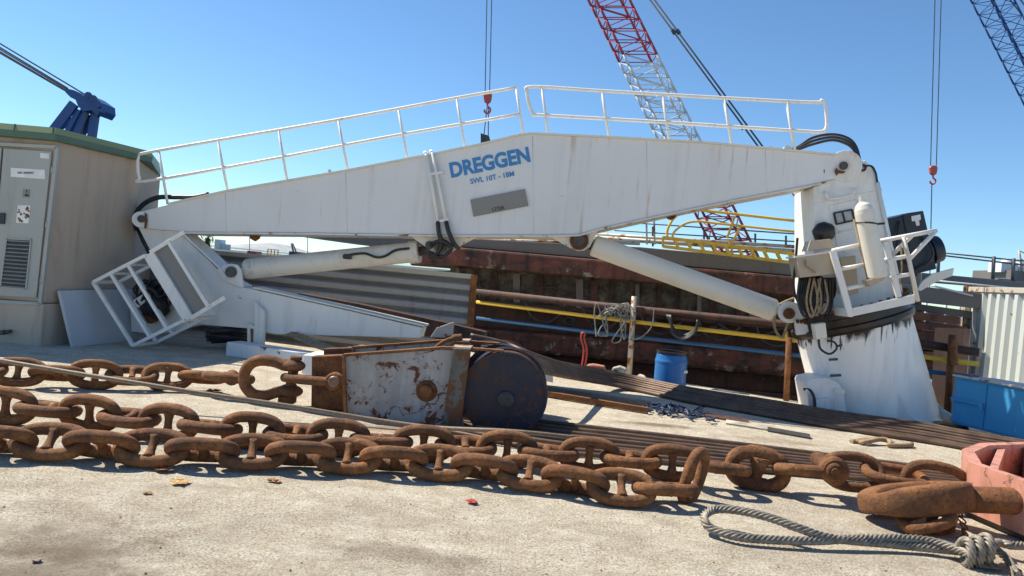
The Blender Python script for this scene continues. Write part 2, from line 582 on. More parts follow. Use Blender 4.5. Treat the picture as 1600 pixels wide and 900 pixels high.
M['plinth'] = mat_paint('stained_plinth', (0.50, 0.42, 0.33), dirt=(0.22, 0.15, 0.10), dirt_amt=0.6, rust_amt=0.0, rough=0.9, bump=0.3)
M['roof_green'] = mat_paint('green_roof_sheet', (0.055, 0.125, 0.095), dirt=(0.15, 0.16, 0.1), dirt_amt=0.4, rust_amt=0.0)
M['roof_light'] = mat_paint('faded_green_roof_tile', (0.235, 0.285, 0.13), dirt=(0.2, 0.2, 0.1), dirt_amt=0.4, rust_amt=0.0)
M['door_grey'] = mat_paint('grey_door_paint', (0.37, 0.385, 0.36), dirt=(0.25, 0.22, 0.18), dirt_amt=0.4, rust_amt=0.08, flake=4)
M['board'] = mat_paint('pale_board', (0.52, 0.54, 0.56), dirt=(0.30, 0.29, 0.27), dirt_amt=0.4, rust_amt=0.0)
M['flaky'] = mat_paint('flaking_white_timber_paint', (0.62, 0.65, 0.67), dirt=(0.3, 0.3, 0.3), dirt_amt=0.5, rust_amt=0.45, flake=6, rusty=(0.10, 0.085, 0.07))
M['crane_red'] = mat_paint('red_lattice_paint', (0.42, 0.045, 0.07), dirt_amt=0.2, rust_amt=0.0)
M['crane_white'] = mat_paint('white_lattice_paint', (0.70, 0.72, 0.75), dirt_amt=0.2, rust_amt=0.0)
M['crane_blue'] = mat_paint('blue_crane_paint', (0.012, 0.07, 0.24), dirt_amt=0.2, rust_amt=0.0, dirt=(0.02, 0.05, 0.12))
M['hook_red'] = mat_paint('red_hook_paint', (0.48, 0.075, 0.055), dirt_amt=0.3, rust_amt=0.1)
M['cable'] = mat_plain('steel_cable', (0.06, 0.065, 0.08), 0.5, 0.2)
M['wood'] = mat_plain('weathered_wood', (0.36, 0.27, 0.17), 0.85, 0.35, 9)
M['red_stand'] = mat_paint('red_stand_paint', (0.50, 0.07, 0.05), dirt_amt=0.2, rust_amt=0.1)
M['stone'] = mat_plain('broken_concrete', (0.40, 0.36, 0.30), 0.9, 0.35, 6, bump=0.5)
M['grit'] = mat_plain('grit_chips', (0.20, 0.15, 0.105), 0.95, 0.4, 30)
M['brick'] = mat_plain('red_brick', (0.38, 0.15, 0.09), 0.9, 0.3, 12, bump=0.4)
M['leaf'] = mat_plain('dry_leaf', (0.34, 0.17, 0.07), 0.8, 0.4, 30)
M['sponge'] = mat_plain('yellow_foam', (0.50, 0.31, 0.12), 0.9, 0.3, 30)
M['tarp'] = mat_plain('blue_netting', (0.010, 0.028, 0.075), 0.6, 0.5, 20)
M['glass'] = mat_plain('window_pane', (0.42, 0.41, 0.38), 0.2, 0.15)
M['hill'] = mat_plain('hazy_limestone_hill', (0.36, 0.38, 0.39), 0.95, 0.22, 0.02, bump=0.0)  # pale stone with the blue-grey of distant haze put into its colour
M['palm'] = mat_plain('palm_leaf', (0.05, 0.07, 0.03), 0.7, 0.4, 3)
M['bush'] = mat_plain('bush_leaf', (0.045, 0.06, 0.028), 0.7, 0.4, 3)
M['bark'] = mat_plain('palm_bark', (0.16, 0.12, 0.09), 0.9, 0.3, 6)
M['tower_white'] = mat_plain('white_render', (0.66, 0.67, 0.68), 0.8, 0.1, 1)
M['paper'] = mat_plain('white_paper', (0.75, 0.74, 0.72), 0.8, 0.08)
M['navy'] = mat_paint('black_navy_cabinet_paint', (0.014, 0.020, 0.034), dirt=(0.05, 0.05, 0.06), dirt_amt=0.4, rust_amt=0.1)
M['grey_steel'] = mat_paint('grey_gangway_steel', (0.11, 0.115, 0.12), dirt=(0.09, 0.08, 0.07), dirt_amt=0.5, rust_amt=0.15)


def mat_pedestal(p0, axis, top):
    """white paint with grease running down from the slew ring in drips"""
    t = NT('greasy_white_pedestal_paint')
    base = (0.89, 0.865, 0.82)
    st = t.noise(t.pos((4, 4, 0.6)), 1.5, 6)
    c = t.mix(t.math('MULTIPLY', t.ramp(st, [(0.48, 0.0), (0.75, 1.0)]), 0.3), base, (0.42, 0.34, 0.25))
    rm = t.ramp(t.noise(t.pos(off=(2, 2, 2)), 2.4, 8), [(0.71, 0.0), (0.74, 1.0)])
    c = t.mix(rm, c, rust_color(t, 9))
    dp = t.n('ShaderNodeVectorMath', operation='DOT_PRODUCT')
    sb = t.n('ShaderNodeVectorMath', operation='SUBTRACT')
    t.link(t.geo.outputs['Position'], sb.inputs[0])
    sb.inputs[1].default_value = p0
    t.link(sb.outputs[0], dp.inputs[0])
    dp.inputs[1].default_value = axis
    drip = t.noise(t.pos((2.2, 2.2, 0.5)), 1.6, 3, 0.5)
    thin = t.noise(t.pos((13, 13, 0.35)), 1.3, 3, 0.5)
    smear = t.noise(t.pos(), 14, 6, 0.7)
    lvl = t.math('ADD', dp.outputs['Value'], t.math('ADD', t.math('MULTIPLY', t.ramp(drip, [(0.45, 0.0), (0.70, 1.0)]), 0.20), t.math('ADD', t.math('MULTIPLY', t.ramp(thin, [(0.56, 0.0), (0.80, 1.0)]), 0.34), t.math('MULTIPLY', smear, .10))))
    g = t.math('MULTIPLY', t.math('SUBTRACT', lvl, top + 0.02), 11.0)
    g = t.math('MINIMUM', t.math('MAXIMUM', g, 0.0), 1.0)
    c = t.mix(g, c, (0.022, 0.016, 0.013))
    t.bump(t.noise(t.pos(), 5, 4), 0.1, 0.02)
    return t.out(c, 0.45)


# ------------------------------------------------------------------ setting
def build_setting():
    outer = [V(p) for p in ((-4000, -60, 0), (4000, -60, 0), (4000, 6000, 0), (-4000, 6000, 0))]
    basin = [V(p) for p in ((-1.6, 16.0, 0), (6.75, 11.2, 0), (8.7, 13.2, 0), (8.9, 16.5, 0), (16, 17, 0), (900, 90, 0), (900, 5000, 0), (-900, 5000, 0), (-900, 60, 0), (-34, 22, 0), (-10, 17.6, 0))]
    from mathutils.geometry import tessellate_polygon
    mb = MB()
    mb.add(outer + basin, [list(t) for t in tessellate_polygon([outer, basin])])
    n = len(basin)
    mb.add(basin + [p - V((0, 0, 2.2)) for p in basin], [[i, (i + 1) % n, n + (i + 1) % n, n + i] for i in range(n)])
    structure(mb.build('ground', M['ground'], origin=(0, 0, 0)))
    mb = MB()
    mb.add([p - V((0, 0, 1.7)) for p in basin], [list(range(n))])
    structure(mb.build('water', M['water'], origin=(0, 30, -1.7)))
    # far limestone hill beyond the harbour, distance haze painted into its colour
    mb = MB()
    prof = [(352, 396), (362, 388), (385, 383), (412, 381), (430, 380), (447, 383), (462, 388), (478, 394), (500, 400)]
    n = 40
    vs = []
    rows = 8
    for j in range(rows):
        for i in range(n + 1):
            x = 340 + (520 - 340) * i / n
            # interpolate outline
            yb = 401.5
            for a, b in zip(prof, prof[1:]):
                if a[0] <= x <= b[0]:
                    yb = a[1] + (b[1] - a[1]) * (x - a[0]) / (b[0] - a[0])
            if x < 352:
                yb = 396
            p = PY(x, yb, 1700)
            h = max(p.z, 0.5)
            s = math.sin(math.pi * j / (rows - 1))
            vs.append(V((p.x * (1 + 0.12 * (j - 3.5) / 7), 1700 + 500 * (j - 3.5) / 7, h * (s ** 0.6) * (1 + 0.10 * noise.noise(V((i * 0.5, j * 0.9, 0)))))))
    fs = [[j * (n + 1) + i, j * (n + 1) + i + 1, (j + 1) * (n + 1) + i + 1, (j + 1) * (n + 1) + i] for j in range(rows - 1) for i in range(n)]
    mb.add(vs, fs, True)
    structure(mb.build('hill', M['hill'], origin=(0, 1700, 0)))
    mb = MB()
    mb.box(-140, -22, 92, 330, -2, .1)
    structure(mb.build('far_shore_terrain', mat_plain('far_shore_soil', (0.07, 0.075, 0.06), .95, .3, .3), origin=(-60, 200, 0)))
    # loose grit on the apron
    mb = MB()
    for k in range(900):
        y = 3.1 + 7.5 * random.random() ** 1.5
        x = (random.random() * 1.7 - 0.85) * y
        r = random.choice((0.003, 0.003, 0.004, 0.004, 0.005, 0.006, 0.009)) * (0.6 + 0.7 * random.random())
        c = V((x, y, r * 0.3))
        vs = [c + V((math.cos(a) * r * random.uniform(0.6, 1.2), math.sin(a) * r * random.uniform(0.6, 1.2), random.uniform(-0.3, 0.2) * r)) for a in (0, 1.2, 2.4, 3.7, 5.0)]
        vs.append(c + V((random.uniform(-.3, .3) * r, random.uniform(-.3, .3) * r, r * 0.8)))
        mb.add(vs, [[i, (i + 1) % 5, 5] for i in range(5)])
    o = mb.build('grit', M['grit'], origin=(0, 0, 0))
    o['kind'] = 'stuff'
    o['label'] = 'loose grit and small stone chips lying on the concrete apron'
    o['category'] = 'grit'


# ------------------------------------------------------------------ kiosk at the left
def build_kiosk():
    A = G(63, 540)                     # near wall corner
    B = PY(197, 530, 12.5)
    B.z = 0
    A.z = 0
    fx = V((-1, 0.03, 0)).normalized()
    sx = (B - A).normalized()
    H = 3.0
    zt = H
    root = thing('transformer_kiosk', (A.x - 1.2, A.y + 1, 0), 'beige rendered electrical kiosk with grey louvred doors and a green roof', 'kiosk')
    Lf = 3.4
    # batter: the top leans a little outwards to the right like in the photo
    def ring(z, out):
        a = A + V((0.01, -0.0, 0)) * 0
        k = out
        p0 = A + fx * Lf + V((0, -k, 0))
        p1 = A + V((k * 0.5, -k, 0))
        p2 = B + V((k, 0, 0)) + sx * k * 0.3
        p3 = B + V((-0.9, 2.6, 0))
        p4 = A + fx * Lf + V((0, 3.2, 0))
        return [V((p.x, p.y, z)) for p in (p0, p1, p2, p3, p4)]
    mb = MB()
    mb.prism(ring(0.62, 0), (0, 0, H - 0.62))
    mb.build('wall', M['stucco'], root, bevel=0.03)
    mb = MB()
    mb.prism(ring(-0.05, 0.03), (0, 0, 0.665))
    mb.build('plinth', M['plinth'], root, bevel=0.02)
    # roof: sloping tiles on the front, green fascia
    r0, r1, r2, r3 = ring(H - 0.01, 0.16), ring(H + 0.08, 0.17), ring(H + 0.17, 0.13), ring(H + 0.20, -1.1)
    mb = MB()
    n = 5
    mb.add(r0 + r1, [[i, (i + 1) % n, n + (i + 1) % n, n + i] for i in range(n)] + [list(range(n))[::-1]])
    rf = mb.build('roof', M['roof_green'], root)
    mb = MB()
    mb.add(r1 + r2 + r3, [[i, (i + 1) % n, n + (i + 1) % n, n + i] for i in range(n)] + [[n + i, n + (i + 1) % n, 2 * n + (i + 1) % n, 2 * n + i] for i in range(n)] + [[2 * n + i for i in range(n)]])
    mb.build('roof_tile', M['roof_light'], rf)
    e0, e1, h0, h1 = r1[0], r1[1], r2[0], r2[1]
    for k in range(7):
        mb = MB()
        f = k / 6.0 * 0.98 + 0.01
        mb.bar(e0.lerp(e1, f) + V((0, -.004, 0)), h0.lerp(h1, f) + V((0, -.004, .004)), 0.012, 0.012)
        mb.build('roof_seam', M['roof_green'], rf)
    # doors on the front
    yf = A.y - 0.012

    def fp(x, y, d=0.0):
        p = PY(x, y, A.y - d)
        return p
    def quad(mb, pts, d0, d1):
        mb.prism([fp(x, y, d0) for x, y in pts], (0, d0 - d1, 0))
    tl, tr, br, bl = (-40, 226), (84, 233), (60, 468), (-40, 462)
    mb = MB()
    fr = [(-45, 223), (90, 230), (63, 475), (-45, 468)]
    for a, b in zip(fr, fr[1:] + fr[:1]):
        mb.bar(fp(*a, 0.02), fp(*b, 0.02), 0.05, 0.05, V((0, 1, 0)))
    mb.build('door_frame', M['door_grey'], root, bevel=0.004)
    mb = MB()
    quad(mb, [(7, 232), (82, 237), (58, 465), (-12, 462)], 0.012, 0.035)
    d1 = mb.build('door', M['door_grey'], root, bevel=0.006)
    mb = MB()
    quad(mb, [(-60, 228), (4, 231), (-15, 462), (-70, 462)], 0.012, 0.035)
    d2 = mb.build('door', M['door_grey'], root, bevel=0.006)
    mb = MB()
    P = lambda x, y: fp(x, y, 0.035)
    fl = [(11, 372), (49, 374), (41, 452), (1, 449)]
    for a, b in zip(fl, fl[1:] + fl[:1]):
        mb.bar(P(*a), P(*b), 0.02, 0.03, V((0, 1, 0)))
    for k in range(13):
        f = (k + 0.5) / 13
        a = V((11 + (1 - 11) * f + 2, 372 + (449 - 372) * f, 0))
        b = V((49 + (41 - 49) * f - 2, 374 + (452 - 374) * f, 0))
        mb.obox((P(a.x, a.y) + P(b.x, b.y)) / 2, (P(b.x, b.y) - P(a.x, a.y)) / 2, (0, 0.022, 0.012), (0, -0.002, 0.003))
    mb.build('vent_louvre', M['door_grey'], d1)
    mb = MB()
    quad(mb, [(9, 374), (47, 376), (40, 450), (3, 447)], 0.036, 0.039)
    mb.build('vent_opening', M['black'], d1)

    def plate(name, pts, mat, d0=0.036, d1_=0.041, parent=d1):
        mb = MB()
        quad(mb, pts, d0, d1_)
        return mb.build(name, mat, parent, bevel=0.003)
    pl = plate('name_plate', [(17, 262), (70, 265), (71, 280), (17, 276)], M['paper'])
    mb = MB()
    x = 27.5
    for wd in (2.2, 1.6, 1.8, 1.2, -1.4, 2.4, 1.5, 1.8, 1.4, 1.9, 1.3, 1.7, 1.5):
        if wd < 0:
            x += -wd
            continue
        quad(mb, [(x, 268.3), (x + wd * .75, 268.5), (x + wd * .75, 271.6), (x, 271.4)], 0.0415, 0.0425)
        x += wd + 0.3
    mb.build('lettering', M['black_ink'], pl)
    plate('sticker', [(63, 239), (77, 240), (77, 248), (63, 247)], M['paper'])
    w1 = plate('warning_sign', [(36, 295), (47, 296), (46, 309), (35, 308)], M['plate'])
    mb = MB()
    quad(mb, [(39, 303), (45, 303.5), (44.5, 307), (38.5, 306.5)], 0.0415, 0.0425)
    quad(mb, [(41, 297), (43, 297), (42, 301), (40.5, 301)], 0.0415, 0.0425)
    mb.build('symbol', M['black_ink'], w1)
    w2 = plate('torn_notice', [(28, 320), (48, 321), (45, 349), (25, 348)], M['paper'])
    mb = MB()
    for k in range(26):
        u, v = random.random(), random.random()
        if abs(u - .5) < .28 and v < .45:
            continue
        cx, cy = 28 + 18 * u - 3 * v, 321 + 26 * v
        r = random.uniform(1.2, 2.6)
        quad(mb, [(cx - r, cy - r * .6), (cx + r * .4, cy - r), (cx + r, cy + r * .5), (cx - r * .3, cy + r)], 0.0415, 0.0418 + 0.0001 * k)
    mb.build('torn_paper', M['rust_dark'], w2)
    for f in (.12, .5, .88):
        mb = MB()
        q = fp(84 + (61 - 84) * f, 237 + (465 - 237) * f, .04)
        mb.cyl(q - V((0, 0, .05)), q + V((0, 0, .05)), .016, n=8)
        mb.build('hinge', M['door_grey'], d1)
    plate('door_handle', [(-2, 333), (9, 333), (8, 350), (-3, 350)], M['navy'], 0.036, 0.06, d2)
    mb = MB()
    p = G(9, 517)
    p = fp(9, 519, 0.03)
    mb.cyl(p, p + V((0, -0.12, 0)), 0.035)
    mb.cyl(p + V((0.07, 0, 0.02)), p + V((0.07, -0.09, 0.02)), 0.025)
    mb.build('pipe_stub', M['dark_metal'], root)
    # pale board leaning against the kiosk side
    mb = MB()
    nW = V((sx.y, -sx.x, 0))
    pts = [A + sx * .22 + nW * .36, A + sx * 1.72 + nW * .30, A + sx * 1.66 + nW * .07 + V((0, 0, .84)), A + sx * .16 + nW * .10 + V((0, 0, .82))]
    nrm = (pts[1] - pts[0]).cross(pts[3] - pts[0]).normalized()
    if nrm.dot(nW) > 0:
        nrm = -nrm
    mb.prism(pts, nrm * 0.05)
    tag(mb.build('leaning_board', M['board'], bevel=0.012), 'pale grey board leaning against the kiosk wall under the crane basket', 'board')


# ------------------------------------------------------------------ the white knuckle boom crane
def text_mesh(body, pl, pr, h, nrm, mat, name, parent, bold=0.0, thick=0.004):
    cu = bpy.data.curves.new('lettering_curve', 'FONT')
    cu.body = body
    cu.size = 1
    cu.extrude = 0.01
    cu.offset = bold
    cu.resolution_u = 6
    tmp = bpy.data.objects.new('lettering_tmp', cu)
    COL.objects.link(tmp)
    dg = bpy.context.evaluated_depsgraph_get()
    dg.update()
    me = bpy.data.meshes.new_from_object(tmp.evaluated_get(dg))
    vs = [v.co.copy() for v in me.vertices]
    fs = [list(p.vertices) for p in me.polygons]
    bpy.data.objects.remove(tmp)
    bpy.data.curves.remove(cu)
    bpy.data.meshes.remove(me)
    x0, x1 = min(v.x for v in vs), max(v.x for v in vs)
    y1 = max(v.y for v in vs)
    y0 = min(v.y for v in vs)
    ex = (pr - pl)
    ey = nrm.cross(ex.normalized())
    if ey.z < 0:
        ey = -ey
    out = []
    for v in vs:
        out.append(pl + ex * ((v.x - x0) / (x1 - x0)) + ey * ((v.y - y0) / (y1 - y0) * h) + nrm * (0.002 + thick * (v.z + 0.01) / 0.02))
    mb = MB()
    mb.add(out, fs)
    return mb.build(name, mat, parent)


def build_crane():
    C = CR.at
    wv = CR.w
    W = 0.7
    base = C(1372, 658, 0.4)
    base.z = 0
    root = thing('deck_crane', base, 'white knuckle boom deck crane lying folded and tilted on the quay with blue lettering', 'crane')

    def poly(mb, pts, d0, d1):
        return mb.prism([C(x, y, d0) for x, y in pts], wv * (d1 - d0))

    def arc(cx, cy, r, a0, a1, n):
        return [(cx + r * math.cos(math.radians(a0 + (a1 - a0) * i / n)), cy + r * math.sin(math.radians(a0 + (a1 - a0) * i / n))) for i in range(n + 1)]
    top = [(222, 330), (262, 320), (352, 300), (540, 268), (660, 245), (745, 228), (812, 212), (830, 210), (960, 216), (1100, 224), (1200, 233), (1312, 244)]
    bot = [(1300, 281), (1260, 290), (1150, 311), (1030, 336), (935, 357), (905, 366), (862, 367), (700, 367), (500, 364), (290, 362), (262, 360), (226, 356)]
    outline = top + arc(1320, 261, 17, -60, 110, 8) + bot + arc(220, 343, 12.5, 100, 260, 8)
    mb = MB()
    poly(mb, outline, 0, W)
    boom = mb.build('main_boom', M['white_boom'], root, bevel=0.008)
    # flanges, proud of the webs
    mb = MB()
    for a, b in zip(top[1:-1], top[2:]):
        p, q = C(*a, -0.03), C(*b, -0.03)
        mb.prism([p + V((0, 0, 0.004)), q + V((0, 0, 0.004)), q + V((0, 0, 0.034)), p + V((0, 0, 0.034))], wv * (W + 0.06))
    mb.build('top_flange', M['cream'], boom)
    mb = MB()
    for a, b in zip(bot[:-2], bot[1:-1]):
        p, q = C(*a, -0.025), C(*b, -0.025)
        mb.prism([p - V((0, 0, 0.003)), q - V((0, 0, 0.003)), q - V((0, 0, 0.03)), p - V((0, 0, 0.03))], wv * (W + 0.05))
    mb.build('bottom_flange', M['white_rust'], boom)
    for (x, y, r) in ((220, 343, 13.5), (1320, 260, 24)):
        mb = MB()
        mb.cyl(C(x, y, -0.03), C(x, y, W + .03), r / 100.0 * .97, n=36)
        mb.build('boom_eye', M['white_boom'], boom, bevel=0.006)
    for (x, y, r) in ((221, 342, 0.062), (1318, 259, 0.062)):
        mb = MB()
        mb.cyl(C(x, y, -0.07), C(x, y, 0), r, n=20)
        mb.cyl(C(x, y, -0.085), C(x, y, 0), r * .5, n=6)
        mb.build('pivot_pin', M['dark_metal'], boom, bevel=0.004)
    for pts in ([(226, 332), (229, 334), (230, 345), (228, 357), (225, 357), (226, 348)], [(1306, 262), (1311, 266), (1321, 268), (1318, 271), (1310, 271), (1307, 275), (1304, 268)], [(1287, 265), (1288.5, 265), (1288.5, 271), (1287.3, 270)]):
        mb = MB()
        poly(mb, pts, -.0345, -.0305) if pts[0][0] != 1287 else poly(mb, pts, -.004, 0)
        mb.build('rust_stain', M['rust'], boom)
    for (x0, y0, x1, y1) in ((352, 302, 354, 361), (540, 270, 543, 363), (832, 213, 834, 365), (1010, 221, 1012, 338), (1196, 235, 1198, 300)):
        mb = MB()
        mb.tube([C(x0, y0, .001), C((x0 + x1) / 2, (y0 + y1) / 2, .001), C(x1, y1, .001)], .007, 6)
        mb.build('weld_seam', M['white_boom'], boom)
    # hanging lugs and small fittings
    mb = MB()
    mb.prism([C(*p, 0.3) for p in [(388, 366), (407, 366), (404, 373), (398, 377), (391, 373)]], wv * 0.04)
    mb.prism([C(*p, 0.3) for p in [(1040, 336), (1060, 331), (1055, 340), (1049, 344), (1043, 342)]], wv * 0.04)
    mb.build('lifting_lug', M['rust_dark'], boom)
    mb = MB()
    for (x, y) in ((515, 269), (450, 284), (395, 294), (609, 256), (705, 237), (808, 213), (908, 214), (1003, 219), (1090, 224), (1150, 229)):
        mb.cyl(C(x, y - 2, 0.0), C(x, y - 2, 0.10), 0.028, n=10)
    mb.prism([C(*p, 0.05) for p in [(1224, 236), (1226, 229), (1231, 226), (1236, 229), (1238, 236)]], wv * 0.10)
    mb.prism([C(*p, 0.05) for p in [(1201, 234), (1202, 229), (1207, 229), (1208, 234)]], wv * 0.10)
    mb.build('pipe_clip', M['cream'], boom)
    # lettering and plate
    nr = -wv
    text_mesh('DREGGEN', C(705.5, 278.5), C(829.5, 253.2), 0.245, nr, M['blue_ink'], 'lettering', boom, 0.042)
    text_mesh('SWL 10T - 18M', C(735.5, 287.8), C(804, 275.2), 0.082, nr, M['blue_ink'], 'load_lettering', boom, 0.024)
    mb = MB()
    poly(mb, [(735, 312), (820, 295), (825.5, 321.5), (739.5, 338.5)], -0.03, 0.0)
    npl = mb.build('nameplate', M['plate'], boom, bevel=0.004)
    text_mesh('L773A', C(770, 330.7, -0.03), C(788.5, 327, -0.03), 0.06, nr, M['black_ink'], 'plate_lettering', npl, 0.01)
    # twin pipes on the boom side with hoses
    mb = MB()
    for pts in ([(664, 238, .1), (666, 243, -.05), (676, 295, -.06), (684, 346, -.06)], [(673, 236, .1), (676, 241, -.05), (686, 290, -.06), (697, 346, -.06)]):
        mb.tube([C(*p) for p in pts], 0.026, 8)
    for (x, y) in ((681, 271), (690, 345)):
        mb.bar(C(x - 11, y + 2, -0.05), C(x + 11, y - 2, -0.05), 0.05, 0.04)
    mb.build('hydraulic_pipe', M['white'], boom)
    mb = MB()
    for pts in ([(684, 346, -.06), (686, 365, -.07), (690, 380, -.03), (684, 395, .05), (672, 402, .1)], [(697, 346, -.06), (701, 362, -.08), (709, 380, -.03), (716, 388, .2)],
                [(672, 384, .1), (690, 376, -.05), (705, 388, 0), (690, 402, .05), (672, 396, .1)]):
        mb.tube(catmull([C(*p) for p in pts], 6), 0.035, 8)
    mb.build('hose', M['black'], boom)
    mb = MB()
    for k in range(2):
        mb.tube(catmull([C(*p) for p in [(214, 360, .3 + .1 * k), (211, 340, .3 + .1 * k), (222, 321, .25 + .1 * k), (245, 309, .2 + .1 * k), (275, 308, .2 + .1 * k), (303, 308, .2 + .1 * k), (326, 303.5, .2 + .1 * k)]], 6), 0.04, 8)
    mb.tube([C(215, 352, .3), C(226, 378, .3), C(236, 396, .3)], 0.05, 8)
    mb.build('hose', M['black'], boom)
    mb = MB()
    for k, o in enumerate((0, 5, 10)):
        mb.tube(catmull([C(*p) for p in [(1205, 236, .2 + .12 * k), (1240, 235 - o * .2, .2 + .12 * k), (1268, 226 - o, .2 + .12 * k), (1300, 219 - o * .9, .2 + .12 * k), (1325, 226 - o, .2 + .12 * k), (1338, 240 - o, .2 + .12 * k), (1345, 256, .2 + .12 * k)]], 6), 0.021, 8)
    mb.tube([C(1348 + 4.5 * math.cos(a * .63), 262 + 4.5 * math.sin(a * .63), 0) for a in range(10)], 0.018, 6, closed=True)
    mb.tube(catmull([C(1352, 259, .03), C(1362, 260, .03), C(1368, 270, .0), C(1371, 285, 0), C(1384, 345, 0), C(1395, 400, 0)], 5), 0.016, 6)
    mb.build('hose', M['black'], boom)
    # handrails
    mb = MB()
    dd = 0.10
    mb.tube(catmull([C(*p, dd) for p in [(806, 137), (713, 153), (528, 187), (340, 219), (226, 239), (216, 246), (215, 264), (218, 278), (228, 283), (400, 253), (600, 215), (813, 178)]], 5), 0.026, 8)
    for a, b in (((248, 236), (262, 319)), ((340, 219), (356, 299)), ((435, 203), (449, 283)), ((528, 187), (544, 267)), ((622, 170), (637, 248)), ((713, 153), (727, 231)), ((806, 137), (818, 211))):
        mb.tube([C(*a, dd), C(*b, dd)], 0.021, 6)
    mb.build('handrail', M['white'], root)
    mb = MB()
    mb.tube(catmull([C(*p, dd) for p in [(832, 135.5), (940, 142), (1130, 153), (1270, 160), (1282, 157), (1289, 162), (1292, 190), (1290, 202), (1280, 206), (1240, 204), (1040, 191), (850, 180), (834, 178), (827, 163), (824, 145)]], 5, True), 0.027, 8, closed=True)
    for a, b in (((846, 136), (857, 212)), ((940, 142), (952, 216)), ((1035, 148), (1046, 221)), ((1131, 153), (1144, 229)), ((1229, 158), (1242, 237))):
        mb.tube([C(*a, dd), C(*b, dd)], 0.022, 6)
    mb.build('handrail', M['white'], root)
    # left ram with its brackets
    mb = MB()
    poly(mb, [(640, 368), (750, 368), (722, 382), (704, 394), (690, 398), (674, 392)], 0.12, 0.20)
    poly(mb, [(640, 368), (750, 368), (722, 382), (704, 394), (690, 398), (674, 392)], 0.50, 0.58)
    mb.build('ram_bracket', M['white_rust'], boom)
    mb = MB()
    mb.cyl(C(689, 386, 0.02), C(689, 386, 0.66), 0.10, n=20)
    mb.cyl(C(671, 383, 0.05), C(671, 383, 0.3), 0.07, n=8)
    mb.build('ram_pin', M['dark_metal'], boom)
    mb = MB()
    p0, p1 = C(383, 421, 0.34), C(655, 393, 0.34)
    mb.revolve(p0, p1 - p0, [(0.0, 0), (0.13, 0), (0.165, 0.03), (0.168, 0.06), (0.165, (p1 - p0).length - .15), (0.185, (p1 - p0).length - .15), (0.185, (p1 - p0).length), (0.0, (p1 - p0).length)], 28)
    ram = mb.build('hydraulic_ram', M['ram_paint'], root)
    mb = MB()
    mb.cyl(p1, C(689, 387, .34), 0.075, n=16)
    mb.build('piston_rod', M['dark_metal'], ram)
    mb = MB()
    mb.tube(catmull([C(*p) for p in [(536, 401, .13), (548, 398, .12), (570, 396, .12), (588, 402, .12), (602, 400, .13), (618, 391, .15), (640, 388, .16)]], 5), 0.022, 6)
    mb.obox(C(543, 401, .13), wv * .03, V((.06, 0, 0)), V((0, 0, .04)))
    mb.build('ram_pipe', M['black'], ram)
    # right ram
    mb = MB()
    for d in (0.1, 0.48):
        poly(mb, [(855, 367), (935, 358), (928, 374), (922, 385), (913, 391), (902, 392), (890, 387)], d, d + .10)
    mb.build('ram_bracket', M['white_rust'], boom)
    mb = MB()
    mb.cyl(C(905, 376, .03), C(905, 376, .66), 0.145, n=24)
    mb.build('ram_eye', M['rust_dark'], boom, bevel=.01)
    mb = MB()
    mb.cyl(C(905, 376, .0), C(905, 376, .05), 0.085, n=16)
    mb.build('ram_pin', M['dark_metal'], boom)
    mb = MB()
    p0, p1 = C(926, 383, 0.34), C(1212, 486, 0.34)
    L = (p1 - p0).length
    mb.revolve(p0, p1 - p0, [(0.0, 0), (0.12, 0), (0.165, 0.02), (0.17, 0.06), (0.172, L - .05), (0.13, L), (0.0, L)], 28)
    ram = mb.build('hydraulic_ram', M['cream'], root)
    mb = MB()
    mb.cyl(C(913, 379, .34), p0, .09, n=12)
    mb.build('ram_neck', M['dark_metal'], ram)
    # jib
    jib_pts = [(216, 355), (279, 362), (343, 423), (352, 436), (372, 448), (395, 452), (530, 482), (660, 512), (655, 528), (430, 522), (384, 513), (313, 507), (245, 523), (205, 518), (203, 485), (236, 458), (262, 432), (235, 392)]
    mb = MB()
    poly(mb, jib_pts, 0.10, 0.42)
    jib = mb.build('jib', M['white'], root, bevel=0.008)
    mb = MB()
    fl = [(277, 360), (344, 422), (354, 437), (374, 449)]
    for a, b in zip(fl, fl[1:]):
        p, q = C(*a, .02), C(*b, .02)
        nrm = (q - p).normalized().cross(wv).normalized()
        if nrm.z < 0:
            nrm = -nrm
        mb.prism([p + nrm * .003, q + nrm * .003, q + nrm * .03, p + nrm * .03], wv * .42)
    mb.build('jib_flange', M['white'], jib)
    mb = MB()
    tp = [(395, 451), (530, 481), (662, 511)]
    for a, b in zip(tp, tp[1:]):
        p, q = C(*a, .07), C(*b, .07)
        mb.prism([p + V((0, 0, .003)), q + V((0, 0, .003)), q + V((0, 0, .03)), p + V((0, 0, .03))], wv * .38)
    mb.build('jib_flange', M['cream'], jib)
    for d in (0.04, 0.60):
        mb = MB()
        poly(mb, [(338, 421), (352, 413), (361, 412), (370, 414), (376, 421), (380, 450), (352, 440)], d, d + .05)
        mb.build('ram_clevis', M['white'], jib, bevel=.005)
    mb = MB()
    mb.cyl(C(361, 425, -.02), C(361, 425, .7), 0.09, n=18)
    mb.build('clevis_pin', M['dark_metal'], jib, bevel=.006)
    mb = MB()
    poly(mb, [(397, 470), (413, 487), (411, 540), (398, 540)], -0.02, .06)
    poly(mb, [(386, 505), (399, 510), (398, 541), (386, 540)], .0, .10)
    mb.build('support_leg', M['white'], jib, bevel=.006)
    mb = MB()
    poly(mb, [(391, 513), (396, 514), (395, 538), (392, 536)], -.006, .0)
    mb.build('rust_stain', M['rust'], jib)
    # tilted access basket at the jib knuckle
    d0, dp = -0.75, 0.62
    frame = []
    bk = thing_part('access_basket', root)
    mb = MB()
    fa, fb, fc, fd = (228, 399), (146, 441), (208, 540), (289, 500)

    def fr2(pt, k):
        return C(*pt, d0) + wv * (dp * k)
